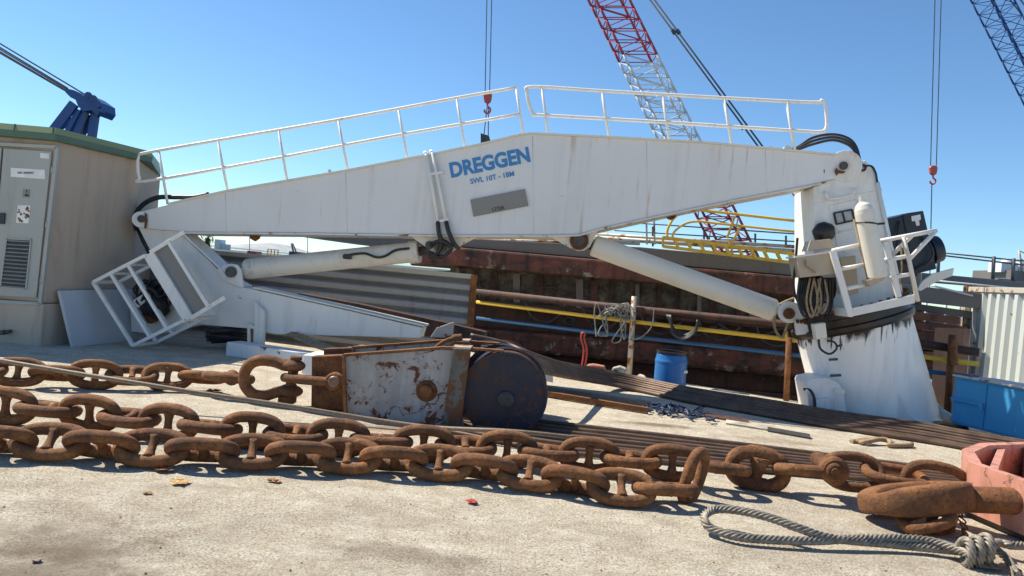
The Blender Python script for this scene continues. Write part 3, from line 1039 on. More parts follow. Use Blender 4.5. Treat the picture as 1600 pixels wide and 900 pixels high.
    for k in (0, 1):
        P = [fr2(p, k) for p in (fa, fb, fc, fd)]
        mb.bar(P[0], P[1], .05, .05)
        mb.bar(P[1], P[2], .05, .05)
        mb.bar(P[2], P[3], .05, .05)
        for f in ((0.33, 0.28), (0.66, 0.60)):
            mb.bar(P[1].lerp(P[0], f[0]), P[2].lerp(P[3], f[0]), .045, .045)
    for p in (fa, fb, fc, fd):
        mb.bar(fr2(p, 0), fr2(p, 1), .045, .045)
    for f in (.33, .66):
        a = fr2(fb, 0).lerp(fr2(fa, 0), f)
        mb.bar(a, a + wv * dp, .035, .035)
    mb.build('basket_rail', M['white'], bk)
    mb = MB()
    a, b = fr2((227, 400), 0), fr2((290, 503), 0)
    t = (b - a).normalized()
    sd = t.cross(wv).normalized()
    if sd.x < 0:
        sd = -sd
    mb.prism([a - sd * .03, b - sd * .03, b + sd * .11, a + sd * .11], wv * .03)
    mb.prism([a + sd * .11, b + sd * .11, b + sd * .14, a + sd * .14], wv * (dp + .1))
    for q in (a, b):
        mb.bar(q + sd * .1, q + sd * .68 + wv * .1, .05, .06)
    mb.bar(a + sd * .42 + wv * .02, b + sd * .42 + wv * .02, .03, .05)
    mb.build('toe_plate', M['white'], bk)
    mb = MB()
    mb.prism([a + sd * .145 + wv * .05, b + sd * .145 + wv * .05, b + sd * .40 + wv * .05, a + sd * .40 + wv * .05], wv * .02)
    mb.build('floor_plate', M['grey_floor'], bk)
    # winch with hoses inside the basket
    mb = MB()
    for k in range(9):
        c = C(238 + 12 * math.sin(k * 1.3), 462 + 9 * math.cos(k * 2.1) - 4, -0.12 + .02 * k)
        rr = random.uniform(.10, .2)
        mb.tube([c + V((rr * math.cos(a * .52), 0.05 * math.sin(a * 1.1 + k), rr * (0.8 + .2 * math.sin(k)) * math.sin(a * .52))) for a in range(12)], .022, 6, closed=True)
    mb.tube(catmull([C(222, 470, -.1), C(232, 452, -.15), C(244, 458, -.12), C(250, 480, -.1), C(240, 498, -.1)], 5), .03, 6)
    mb.blob(C(243, 477, -.05), V((.22, 0, 0)), V((0, .15, 0)), V((0, 0, .2)), jit=.5)
    mb.build('hose_bundle', M['black'], jib)
    mb = MB()
    c = C(233, 492, -.06)
    mb.cyl(c, c + wv * .2, .12, n=24)
    for a in range(14):
        an = a * 2 * math.pi / 14
        mb.obox(c + CR.u * .125 * math.cos(an) + V((0, 0, .125 * math.sin(an))) + wv * .03, CR.u * .018, V((0, 0, .018)), wv * .03)
    mb.build('winch_gear', M['rust_dark'], jib)
    mb = MB()
    poly(mb, [(203, 472), (226, 458), (233, 466), (212, 484)], -.12, -.04)
    mb.build('winch_lever', M['white'], jib)

    # ---------------- tower and pedestal
    ax0, ax1 = C(1374, 668, 0.5), C(1331, 506, 0.5)
    ax = (ax1 - ax0).normalized()
    LL = (ax1 - ax0).length
    ped_mat = mat_pedestal(tuple(ax0), tuple(ax), LL)
    mb = MB()
    mb.revolve(ax0 - ax * 0.35, ax, [(0.855, 0.0), (0.855, .35), (0.84, 1.2), (0.83, LL + .35), (0.0, LL + .35)], 56)
    ped = mb.build('pedestal', ped_mat, root)
    mb = MB()
    mb.revolve(ax0 + ax * (LL - .02), ax, [(0.83, 0), (0.87, 0.0), (0.89, .04), (0.89, .10), (0.85, .12), (0.85, .22), (0.89, .24), (0.89, .32), (0.7, .32), (0, .32)], 56)
    ring = mb.build('slew_ring', M['grease'], root)
    a_ = ax.orthogonal().normalized()
    b_ = ax.cross(a_)
    for k in range(40):
        an = k * 2 * math.pi / 40
        p = ax0 + ax * (LL + .30) + (a_ * math.cos(an) + b_ * math.sin(an)) * .86
        mb = MB()
        mb.cyl(p, p + ax * .05, .022, n=6)
        mb.build('bolt', M['rust'], ring)
    # tower
    mb = MB()
    poly(mb, [(1271, 292), (1296, 283), (1324, 272), (1340, 255), (1352, 250), (1365, 264), (1371, 285), (1412, 484), (1340, 500), (1285, 512), (1271, 480)], 0.03, 1.08)
    tower = mb.build('tower', M['white'], root, bevel=0.012)
    mb = MB()
    mb.tube([C(1371, 285, 0.0), C(1413, 484, 0.0)], .03, 8)
    # raised hatch outlines
    for pts in ([(1294, 322), (1338, 312), (1343, 325), (1348, 352), (1312, 362), (1300, 350)], [(1305, 366), (1345, 356), (1352, 372), (1356, 388), (1322, 396), (1308, 384)]):
        mb.tube([C(*p, 0.03) for p in pts], .012, 6, closed=True)
    mb.tube([C(1273, 318, .03), C(1378, 296, .03)], .008, 5)
    mb.tube(catmull([C(1290, 301, .03), C(1290, 301, -.06), C(1297, 311, -.07), C(1332, 304, -.07), C(1334, 296, -.06), C(1334, 296, .03)], 3), .02, 6)
    mb.build('hatch_trim', M['white'], tower)
    mb = MB()
    wn = [(1303, 333), (1331, 327.5), (1335, 344), (1307, 350.5)]
    for a, b in zip(wn, wn[1:] + wn[:1]):
        mb.bar(C(*a, 0.015), C(*b, 0.015), .025, .03, wv)
    mb.bar(C(1316, 330.5, .01), C(1320.5, 347.5, .01), .02, .025, wv)
    wf = mb.build('window_frame', M['black'], tower)
    mb = MB()
    poly(mb, wn, 0.018, .028)
    mb.build('window_glass', M['glass'], wf)
    mb = MB()
    mb.blob(C(1287, 363, -.03), CR.u * .16, wv * .12, V((0, 0, .155)), 18, 12, .15)
    mb.build('cable_drum', M['grease'], tower)
    mb = MB()
    for (x, y, s) in ((1246, 304, 5), (1256, 300, 6)):
        pass
    poly(mb, [(1242, 296), (1271, 291), (1271, 299), (1242, 303)], 1.02, 1.09)
    mb.build('rust_edge', M['white_rust'], tower)
    # ram clevis on the ring
    mb = MB()
    for d in (.10, .50):
        poly(mb, arc(1234, 488, 17, 60, 290, 12) + [(1262, 478), (1275, 496), (1272, 520), (1246, 524)], d, d + .1)
    cl = mb.build('ram_clevis', M['white'], root, bevel=.008)
    mb = MB()
    mb.cyl(C(1233, 490, .04), C(1233, 490, .64), .085, n=18)
    for x in range(5):
        mb.cyl(C(1246 + 6 * x, 505 + .3 * x, .05), C(1246 + 6 * x, 499 + .3 * x, .05), .022, n=6)
    mb.build('clevis_pin', M['rust_dark'], cl)
    # box and cable below the ring
    mb = MB()
    poly(mb, [(1272, 507), (1290, 504), (1293, 528), (1276, 531)], -.55, -.38)
    jb = mb.build('junction_box', M['cream'], root, bevel=.01)
    mb = MB()
    mb.tube(catmull([C(1279, 530, -.48), C(1282, 545, -.52), C(1296, 553, -.54), (C(1307, 545, -.54)), C(1304, 535, -.52), C(1292, 532, -.5)], 6), .016, 6)
    mb.build('cable_loop', M['black'], jb)
    mb = MB()
    for (x0, y0, x1, y1) in ((1295, 562, 1309, 561), (1297, 587, 1314, 586), (1308, 541, 1315, 539)):
        a, b = C(x0, y0, -.38), C(x1, y1, -.41)
        mb.bar(a, b, .10, .03)
    mb.build('step_slot', M['dark_metal'], ped)
    # door at the foot of the pedestal
    mb = MB()
    poly(mb, [(1259, 600), (1262, 594), (1280, 590), (1298, 591), (1311, 598), (1318, 612), (1325, 654), (1300, 662), (1267, 650)], -.36, .25)
    dr = mb.build('access_door', M['white'], root, bevel=.02)
    mb = MB()
    poly(mb, [(1275, 624), (1297, 622), (1300, 646), (1277, 648)], -.44, -.36)
    mb.build('lock_box', M['white'], dr, bevel=.006)
    mb = MB()
    mb.tube(catmull([C(1256, 608, -.34), C(1266, 610, -.40), C(1272, 622, -.42), C(1272, 640, -.42), C(1268, 648, -.38)], 5), .02, 6)
    mb.build('door_seal', M['black'], dr)
    for (x, y) in ((1311, 611), (1322, 648), (1266, 612)):
        mb = MB()
        mb.obox(C(x, y, -.37), CR.u * .07, V((0, 0, .03)), wv * .03)
        mb.build('hinge', M['white'], dr)
    # gussets around the foot
    for pts in ([(1390, 610, -.30), (1404, 616, -.34), (1412, 634, -.42), (1424, 650, -.52), (1440, 658, -.65), (1454, 664, -.78), (1440, 670, -.66), (1410, 673, -.42), (1392, 670, -.28)],
                [(1430, 600, .45), (1443, 604, .38), (1454, 618, .30), (1470, 637, .18), (1488, 649, .05), (1480, 655, .10), (1455, 659, .28), (1436, 658, .42)],
                [(1262, 606, .3), (1270, 600, .3), (1268, 645, .3), (1250, 645, .3), (1256, 628, .3)]):
        P = [C(*p) for p in pts]
        nn = (P[4] - P[0]).cross(P[-1] - P[0]).normalized()
        MB().prism(P, nn * .03).build('gusset', M['white_boom'], root, bevel=.004)
    # ---------------- platform on the right of the tower
    pf = thing_part('platform', root)
    fl0, fl1, fl2 = C(1292, 482, -.1), C(1328, 487, -.65), C(1431, 463, -.65)
    mb = MB()
    a, b = C(1329, 482, -.65), C(1431, 460, -.65)
    mb.prism([a, b, b - V((0, 0, .12)), a - V((0, 0, .12))], wv * .05)
    c_ = C(1290, 478, -.0)
    mb.prism([a, c_, c_ - V((0, 0, .12)), a - V((0, 0, .12))], V((.05, .02, 0)))
    mb.prism([a + V((.06, 0, -.05)), b - V((0.02, 0, .05)), b + wv * .75 - V((0, 0, .05)), a + wv * .68 - V((.0, 0, .05))], V((0, 0, -.02)))
    mb.build('floor', M['white'], pf, bevel=.004)
    mb = MB()
    mb.bar(C(1301, 392, -.62), C(1329, 494, -.66), .085, .05, wv)
    mb.bar(C(1383, 378, -.62), C(1404, 464, -.62), .07, .05, wv)
    for p, q in (((1300, 392, -.62), (1342, 383, -.62)), ((1310, 421, -.62), (1350, 414, -.62)), ((1318, 452, -.62), (1356, 444, -.62)),
                 ((1373, 377, -.62), (1463, 360, -.62)), ((1380, 407, -.62), (1420, 400, -.62)), ((1389, 434, -.62), (1425, 428, -.62)),
                 ((1463, 360, -.62), (1420, 406, -.62)), ((1424, 369, -.6), (1391, 401, -.3))):
        mb.tube([C(*p), C(*q)], .03, 8)
    mb.build('guard_rail', M['white'], pf)
    mb = MB()
    mb.tube([C(1411, 370, -.64), C(1420, 405, -.64), C(1434, 471, -.64)], .032, 8)
    mb.build('rusty_post', M['white_rust'], pf)
    mb = MB()
    a, b = C(1372, 434, -.78), C(1347, 316, -.78)
    t = (b - a)
    L = t.length
    mb.revolve(a, t, [(0.0, 0), (.10, 0.0), (.122, .03), (.124, .08), (.124, L - .16), (.118, L - .10), (.095, L - .04), (.05, L), (.035, L + .005), (.035, L + .05), (.022, L + .05), (.022, L + .09), (0, L + .09)], 28)
    cy = mb.build('gas_cylinder', M['cream'], pf)
    mb = MB()
    mb.tube([a + t * .72 + (CR.u * .128 * math.cos(k * .42) + wv * .128 * math.sin(k * .42)) for k in range(15)], .012, 5, closed=True)
    mb.bar(a + t * .72 + CR.u * .12, a + t * .74 + CR.u * .24, .03, .03)
    mb.build('strap', M['black'], cy)
    mb = MB()
    poly(mb, [(1334, 343), (1340, 341), (1362, 440), (1357, 443)], -.66, -.62)
    poly(mb, [(1356, 438), (1384, 432), (1380, 438), (1362, 448)], -.86, -.62)
    mb.build('cylinder_backboard', M['tan_box'], pf)
    mb = MB()
    poly(mb, [(1244, 400), (1302, 392), (1308, 428), (1250, 434)], -.55, -.10)
    poly(mb, [(1262, 392), (1268, 376), (1298, 373), (1304, 388)], -.52, -.20)
    poly(mb, [(1312, 404), (1337, 399), (1342, 458), (1322, 462)], -.25, -.05)
    mb.build('control_box', M['tan_box'], pf, bevel=.01)
    mb = MB()
    mb.prism([C(*p, -.56) for p in [(1242, 400), (1304, 391), (1304, 394), (1242, 403)]], wv * .5)
    mb.build('box_lid_edge', M['white_rust'], pf)
    mb = MB()
    for k in range(9):
        x0 = 1250 + k * 4.2
        dpt = random.uniform(40, 66)
        mb.tube(catmull([C(x0, 432, -.40 + .03 * k), C(x0 - 3, 432 + dpt * .6, -.42 + .03 * k), C(x0 + 8, 432 + dpt, -.44 + .03 * k), C(x0 + 20, 432 + dpt * .7, -.42 + .03 * k), C(x0 + 21, 434, -.36)], 5), .02, 6)
    mb.tube(catmull([C(1246, 372, -.3), C(1243, 410, -.35), C(1240, 445, -.35), C(1246, 470, -.3), C(1265, 495, -.4)], 5), .018, 6)
    mb.blob(C(1266, 450, -.05), CR.u * .15, wv * .1, V((0, 0, .3)), 10, 8, .5)
    mb.build('hose_coil', M['black'], pf)
    mb = MB()
    for k in range(3):
        x0 = 1266 + k * 9 + 3 * math.sin(k * 5)
        mb.tube(catmull([C(x0, 434, -.47), C(x0 - 6, 470, -.50), C(x0 + 2, 496 - 3 * k, -.52), C(x0 + 11, 470, -.5), C(x0 + 6, 436, -.46)], 5), .015, 6)
    mb.tube(catmull([C(1258, 406, -.57), C(1259, 415, -.6), C(1266, 420, -.6), C(1274, 426, -.57)], 4), .012, 5)
    mb.build('tan_hose', M['rope_tan'], pf)
    mb = MB()
    poly(mb, [(1387, 342), (1412, 336), (1416, 333), (1443, 329), (1464, 420), (1400, 436)], .30, 1.0)
    mb.cyl(C(1452, 392, .5), C(1468, 388, .5), .22, .2, n=20)
    cb = mb.build('hydraulic_unit', M['navy'], pf, bevel=.015)
    mb = MB()
    poly(mb, [(1424, 338), (1438, 335), (1439, 343), (1436, 344), (1437, 352), (1432, 353), (1430, 345), (1425, 346)], .292, .297)
    mb.build('paper_label', M['paper'], cb)
    mb = MB()
    mb.bar(C(1412, 337, .29), C(1432, 432, .29), .03, .02, wv)
    mb.tube(catmull([C(1440, 372, .27), C(1452, 380, .2), C(1458, 398, .2), C(1448, 412, .22), C(1430, 420, .27)], 5), .02, 6)
    mb.tube(catmull([C(1405, 345, .27), C(1402, 380, .2), C(1412, 405, .22), C(1428, 415, .27)], 5), .015, 6)
    mb.build('trim_strip', M['black'], cb)
    mb = MB()
    poly(mb, [(1441, 440), (1457, 428), (1491, 419), (1488, 431), (1462, 441), (1438, 455), (1434, 452)], .1, .16)
    mb.build('deck_bracket', M['white_rust'], pf)
    mb = MB()
    mb.tube(catmull([C(1408, 385, -.58), C(1409, 420, -.6), C(1406, 440, -.6), C(1410, 446, -.6)], 4), .012, 5)
    mb.build('hanging_line', M['rope_tan'], pf)


def thing_part(name, root):
    """a part that is only a grouping of its own sub-parts"""
    o = bpy.data.objects.new(name, None)
    COL.objects.link(o)
    o.parent = root
    o.empty_display_size = .1
    ORIG[o.name] = ORIG[root.name]
    return o


# ------------------------------------------------------------------ anchor chains
CL, CW, CD = 0.552, 0.334, 0.096


def link_mesh(L=CL, W=CW, d=CD, n=36, k=14, e=0.82):
    mb = MB()
    pts, rs = [], []
    for i in range(n):
        a = 2 * math.pi * i / n
        c, s = math.cos(a), math.sin(a)
        pts.append(V(((L - d) / 2 * math.copysign(abs(c) ** e, c), (W - d) / 2 * math.copysign(abs(s) ** e, s), 0)))
        rs.append(d / 2 * (1 + 0.06 * noise.noise(V((c * 2, s * 2, 3)))))
    mb.tube(pts, rs, k, closed=True)
    return mb


def stud_mesh(W=CW, d=CD):
    mb = MB()
    h = W / 2 - d * 0.8
    mb.tube([V((0, -h, 0)), V((0, -h * .72, 0)), V((0, -h * .3, 0)), V((0, h * .3, 0)), V((0, h * .72, 0)), V((0, h, 0))],
            [d * .56, d * .42, d * .33, d * .33, d * .42, d * .56], 12)
    return mb


def mesh_of(mb, name, mat):
    ob = mb.build(name, mat, origin=(0, 0, 0))
    me = ob.data
    bpy.data.objects.remove(ob)
    return me


LINK_ME = STUD_ME = None


def frame_matrix(c, t, roll):
    t = t.normalized()
    y = V((0, 0, 1)).cross(t).normalized()
    z = t.cross(y)
    yy = y * math.cos(roll) + z * math.sin(roll)
    zz = t.cross(yy)
    mm = Matrix((t, yy, zz)).transposed().to_4x4()
    mm.translation = c
    return mm


def put_link(root, c, t, roll, stud=True, me=None, name='link'):
    o = bpy.data.objects.new(name, me or LINK_ME)
    COL.objects.link(o)
    o.parent = root
    mm = frame_matrix(c, t, roll)
    mm.translation = c - ORIG[root.name]
    o.matrix_local = mm
    if stud:
        s = bpy.data.objects.new('stud', STUD_ME)
        COL.objects.link(s)
        s.parent = o
    return o


def put_link_y(root, c, t, yv, stud, me, name):
    o = put_link(root, c, t, 0, stud, me, name)
    t = t.normalized()
    y = (yv - t * yv.dot(t)).normalized()
    mm = Matrix((t, y, t.cross(y))).transposed().to_4x4()
    mm.translation = c - ORIG[root.name]
    o.matrix_local = mm
    return o


def chain(root, path, rolls, pitch, jit=0.05, skip_last=0):
    pts = catmull(path, 24)
    ds = [0]
    for a, b in zip(pts, pts[1:]):
        ds.append(ds[-1] + (b - a).length)

    def at(s):
        for i in range(len(ds) - 1):
            if ds[i + 1] >= s:
                f = (s - ds[i]) / (ds[i + 1] - ds[i])
                return pts[i].lerp(pts[i + 1], f)
        return pts[-1]
    s = 0
    k = 0
    last = None
    while s <= ds[-1] - skip_last * pitch:
        c = at(s)
        t = at(min(s + pitch / 2, ds[-1])) - at(max(s - pitch / 2, 0))
        r = rolls[k % len(rolls)]
        r = r(k) if callable(r) else r
        t = t + V((random.uniform(-1, 1), random.uniform(-1, 1), random.uniform(-.6, .6))) * jit * t.length
        put_link(root, c, t, r + random.uniform(-1, 1) * .09)
        last = c
        s += pitch
        k += 1
    return last


def kenter_mesh(L, W, d):
    """joining link in two halves with seams and a dowel hole"""
    mb = MB()
    n = 40
    pts, rs = [], []
    for i in range(n):
        a = 2 * math.pi * i / n
        c, s = math.cos(a), math.sin(a)
        pts.append(V(((L - d) / 2 * math.copysign(abs(c) ** .8, c), (W - d) / 2 * math.copysign(abs(s) ** .8, s), 0)))
        seam = min(abs(abs(c) - 0.45), 1)
        rs.append(d / 2 * (0.93 if seam < .05 else (1.10 if abs(c) < .45 else 1.0)))
    mb.tube(pts, rs, 14, closed=True)
    h = W / 2 - d * .7
    mb.tube([V((0, h, 0)), V((0, h * .3, 0)), V((0, -h * .5, 0)), V((0, -h, 0))], [d * .85, d * .55, d * .38, d * .5], 12)
    return mb


def build_chains():
    global LINK_ME, STUD_ME
    LINK_ME = mesh_of(link_mesh(), 'link', M['rust'])
    STUD_ME = mesh_of(stud_mesh(), 'stud', M['rust'])
    pitch = 0.362
    q = math.pi / 2
    # far chain, to the block
    root = thing('anchor_chain', G(150, 600), 'rusty stud link chain behind the others, running right to the grey sheave block', 'chain', 'rusty anchor chains on the quay')
    path = [G(-95, 575, .17), G(0, 580, .17), (G(150, 585, .165)), G(300, 589, .17), G(336, 591, .19)]
    chain(root, path, [math.radians(80), math.radians(20), math.radians(62), math.radians(-25)], pitch, .04)
    KM = mesh_of(kenter_mesh(.60, .34, .11), 'joining_link', M['rust'])
    put_link(root, G(357, 590, .22), V((1, -.05, .0)), math.radians(-8), False, KM, 'joining_link')
    # middle chain
    root = thing('anchor_chain', G(600, 700), 'rusty stud link chain in the middle with alternately upright and flat links', 'chain', 'rusty anchor chains on the quay')
    path = [G(-118, 621, .16), G(12, 634, .16), G(144, 646, .16), G(277, 662, .16), G(405, 674, .16), G(530, 684, .16), G(660, 693, .16), G(785, 702, .16), G(910, 711, .16), G(1040, 722, .17), G(1072, 726, .17)]
    chain(root, path, [q, 0.12, q - .1, -.1], pitch, .03)
    cc = G(1122, 731, .20)
    put_link(root, cc, V((1, -.12, .0)), -.25, True)
    D = G(1084, 745, .20)
    # near chain
    root2 = thing('anchor_chain', G(400, 735), 'rusty stud link chain nearest to the viewer with slanting links', 'chain', 'rusty anchor chains on the quay')
    path = [G(1040, 764, .125), G(965, 761, .125), G(885, 748, .13), G(800, 735, .135), G(680, 722, .135), G(540, 712, .135), G(400, 706, .135), G(245, 700, .135), G(84, 690, .135), G(-90, 683, .135)]
    chain(root2, path, [lambda k: math.radians(14 if k == 0 else 42), math.radians(140)], pitch, .03)
    # upright link that ties both together
    r3 = thing('end_link', D, 'rusty open link standing upright where the two nearer chains meet', 'chain link')
    EM = mesh_of(link_mesh(.50, .30, .09), 'end_link_ring', M['rust'])
    put_link_y(r3, D, V((.22, .02, 1)), V((.72, .70, 0)), False, EM, 'ring')
    # joining link after the crossing
    r4 = thing('joining_shackle', G(1183, 732, .2), 'heavy lug joining link with seams and a thick tapered stud, right of the upright link', 'chain link')
    KM2 = mesh_of(kenter_mesh(.575, .40, .125), 'joining_link', mat_rust('brown_rust', 6, .9))
    put_link(r4, PY(1184, 733, 6.45), V((1, -.10, -.10)), q, False, KM2, 'joining_link')
    # D shackle with the round pin head
    def P(x, y, Y):
        return PY(x, y, Y)
    r5 = thing('chain_shackle', P(1290, 738, 6.3), 'rusty D shackle with a round bolted pin head, right of the heavy joining link', 'shackle')
    mb = MB()
    Y0 = 6.36
    off = V((0, .0, 0))
    pts = [P(1302, 737, Y0 - .14), P(1265, 736, Y0 - .13), P(1235, 733, Y0 - .11), P(1217, 732, Y0 - .02), P(1216, 733, Y0 + .06), P(1228, 733, Y0 + .15), P(1265, 735, Y0 + .17), P(1302, 737, Y0 + .16)]
    n_ = len(catmull(pts, 6))
    mb.tube(catmull(pts, 6), [.050] * n_, 12)
    for yy in (-.14, .16):
        mb.revolve(P(1306, 738, Y0 + yy - .05), V((0.1, 1, 0)), [(0, 0), (.10, 0), (.118, .02), (.118, .08), (.10, .10), (0, .10)], 24)
    mb.build('bow', M['rust'], r5)
    mb = MB()
    mb.revolve(P(1306, 738, Y0 - .23), V((0.1, 1, 0)), [(0, 0), (.055, 0), (.068, .012), (.068, .48), (0, .48)], 18)
    mb.revolve(P(1306, 738, Y0 - .245), V((0.1, 1, 0)), [(0, 0), (.030, 0), (.034, .02)], 12)
    mb.build('pin', M['rust_dark'], r5)
    # three open links to the pink box
    r6 = thing('connecting_chain', P(1390, 740, 6.3), 'short run of plain rusty links between the bolted shackle and the pink box', 'chain')
    PM = mesh_of(link_mesh(.58, .36, .085), 'plain_link', M['rust'])
    put_link(r6, P(1333, 737, 6.42), V((1, .05, 0)), math.radians(62), False, PM, 'link')
    put_link(r6, P(1398, 742, 6.38), V((1, -.02, -.05)), math.radians(12), False, PM, 'link')
    put_link(r6, P(1462, 752, 6.34), V((1, -.1, -.12)), math.radians(100), False, PM, 'link')
    # big forged link on the pin, seen from its flank
    mb = MB()
    a, b = P(1352, 787, 5.8), P(1508, 772, 5.85)
    ex = (b - a)
    L = ex.length
    ex.normalize()
    ey = ((a + b) / 2 - C0).normalized() + V((0, 0, .10))
    ey = (ey - ex * ey.dot(ex)).normalized()
    ez = ex.cross(ey)
    if ez.z < 0:
        ez = -ez
    n, k = 48, 16
    vs = []
    ring = []
    for i in range(n):
        an = 2 * math.pi * i / n
        cx_, sy_ = math.cos(an), math.sin(an)
        xx = L / 2 * math.copysign(abs(cx_) ** .75, cx_)
        yy = .26 * math.copysign(abs(sy_) ** .8, sy_)
        th = .118 * (1 - .38 * max(0, -cx_) ** 2 - .12 * max(0, cx_) ** 2)
        c = (a + b) / 2 + ex * xx * .86 + ey * yy * .74
        rad = (ex * cx_ / (L / 2) + ey * sy_ / .26).normalized()
        for j in range(k):
            t = 2 * math.pi * j / k
            ct, st_ = math.cos(t), math.sin(t)
            vs.append(c + rad * (.085 * math.copysign(abs(ct) ** .42, ct)) + ez * (th * math.copysign(abs(st_) ** .5, st_)))
    fs = [[i * k + j, i * k + (j + 1) % k, ((i + 1) % n) * k + (j + 1) % k, ((i + 1) % n) * k + j] for i in range(n) for j in range(k)]
    mb.add(vs, fs, True)
    tag(mb.build('forged_link', M['rust']), 'massive rusty forged link lying flat on the pin of the pink box', 'chain link')
    r7 = thing('hanging_link', P(1455, 805, 5.8), 'two rusty links tucked under the massive forged link', 'chain link')
    put_link(r7, P(1448, 812, 5.62), V((1, .1, .30)), math.radians(10), False, mesh_of(link_mesh(.46, .28, .085), 'link', M['rust']), 'link')
    put_link(r7, P(1470, 816, 5.72), V((.8, .6, .05)), math.radians(70), False, mesh_of(link_mesh(.36, .26, .085), 'link', M['rust']), 'link')
    # small chain hanging from the pin
    r8 = thing('small_chain', P(1500, 820, 5.7), 'thin rusty chain dangling from the pink box pin onto the wire sling', 'chain')
    SM = mesh_of(link_mesh(.075, .045, .013, 16, 8), 'link', M['rust'])
    pts = [P(1496, 790, 5.70), P(1501, 808, 5.66), P(1506, 822, 5.62), P(1508, 838, 5.55), P(1508, 850, 5.45)]
    pp = catmull(pts, 6)
    k = 0
    acc = 0
    for u, v in zip(pp, pp[1:]):
        acc += (v - u).length
        if acc > .045:
            acc = 0
            put_link(r8, v, (v - u) + V((.01, 0, 0)), k * q + .4, False, SM, 'link')
            k += 1


# ------------------------------------------------------------------ sheave blocks and the shackles at the left
def build_block(shift=None, label=None):
    B = BL.at
    wv = BL.w
    sh = shift or V((0, 0, 0))
    org = G(680, 660)
    root = thing('sheave_block', org, 'chipped grey and navy steel sheave block with teal crossbar, in front', 'sheave block', 'steel sheave blocks')

    def poly(mb, pts, d0, d1):
        return mb.prism([B(x, y, d0) for x, y in pts], wv * (d1 - d0))
    TH = .55
    left = [(538, 557), (620, 551), (690, 546), (722, 548), (724, 672), (690, 672), (620, 663), (540, 645)]
    for k, d in enumerate((0.0, TH - .04)):
        mb = MB()
        poly(mb, left, d, d + .035)
        ck = mb.build('cheek_plate', M['block_white'], root, bevel=.004)
        if k == 0:
            mb = MB()
            # bolts around the boss
            c = B(666, 611, -.01)
            mb.revolve(c - wv * .05, wv, [(0, 0), (.062, 0), (.07, .01), (.07, .08)], 24)
            mb.build('boss_pin', M['rust'], ck)
            mb = MB()
            mb.revolve(B(666, 611, -.02), wv, [(.07, 0), (.105, 0), (.115, .01), (.115, .03)], 28)
            mb.build('boss_ring', M['rust_dark'], ck)
    edge = [(535, 557), (620, 551), (690, 545.5), (735, 547), (786, 551)]
    for dd in (-.03, TH - .07):
        mb = MB()
        for a, b in zip(edge, edge[1:]):
            if dd > 0 and a[0] > 680:
                continue
            p, q = B(*a, dd), B(*b, dd)
            mb.prism([p + V((0, 0, .002)), q + V((0, 0, .002)), q + V((0, 0, .025)), p + V((0, 0, .025))], wv * (.09))
        p, q = B(537, 557, dd + .01), B(540, 646, dd + .01)
        mb.bar(p, q, .03, .05, wv)
        mb.build('rim_flange', M['rust'], root)
    # round guard side
    c = B(788, 617, 0)
    rr = .458
    for d in (-.012, TH - .02):
        mb = MB()
        mb.revolve(c + wv * d, wv, [(0, 0), (rr - .02, 0), (rr, .015), (rr, .045), (0, .045)], 64)
        gp = mb.build('guard_plate', M['block_blue'], root)
        if d < 0:
            mb = MB()
            mb.revolve(B(790, 625, -.06), wv, [(0, 0), (.05, 0), (.085, .012), (.09, .06)], 28)
            mb.revolve(B(790, 625, -.075), wv, [(0, 0), (.018, 0), (.022, .02)], 12)
            for a in range(6):
                mb.cyl(B(790, 625, -.068) + BL.u * .06 * math.cos(a * 1.047) + V((0, 0, .06 * math.sin(a * 1.047))), B(790, 625, -.05) + BL.u * .06 * math.cos(a * 1.047) + V((0, 0, .06 * math.sin(a * 1.047))), .012, n=6)
            mb.build('axle_hub', M['dark_metal'], gp)
            mb = MB()
            mb.revolve(c - wv * .02, wv, [(rr - .035, .006), (rr - .03, 0), (rr - .002, 0), (rr + .004, .02)], 64)
            mb.build('guard_rim', M['block_blue'], gp)
    mb = MB()
    c2 = c + wv * .05
    mb.revolve(c2, wv, [(0, 0), (.42, 0), (.43, .03), (.37, .09), (.37, .11), (.43, .17), (.43, .20), (.37, .25), (.37, .27), (.43, .33), (.43, .36), (.37, .40), (.42, .44), (0, .44)], 64)
    mb.build('sheave', M['rust_dark'], root)
    mb = MB()
    poly(mb, [(708, 543), (735, 544.5), (719, 676), (690, 674)], -.10, -.03)
    cb = mb.build('crossbar', M['block_teal'], root, bevel=.008)
    mb = MB()
    poly(mb, [(707, 541.5), (736, 543), (735, 546), (708, 545)], -.11, .12)
    mb.build('crossbar_cap', M['post_rust'], cb)
    mb = MB()
    poly(mb, [(487, 557), (538, 555), (537, 641), (486, 639)], .18, .33)
    mb.build('towing_lug', M['rust_dark'], root, bevel=.008)
    return root


def copy_tree(o, parent=None):
    c = o.copy()
    COL.objects.link(c)
    if parent is not None:
        c.parent = parent
    for ch in list(o.children):
        copy_tree(ch, c)
    return c


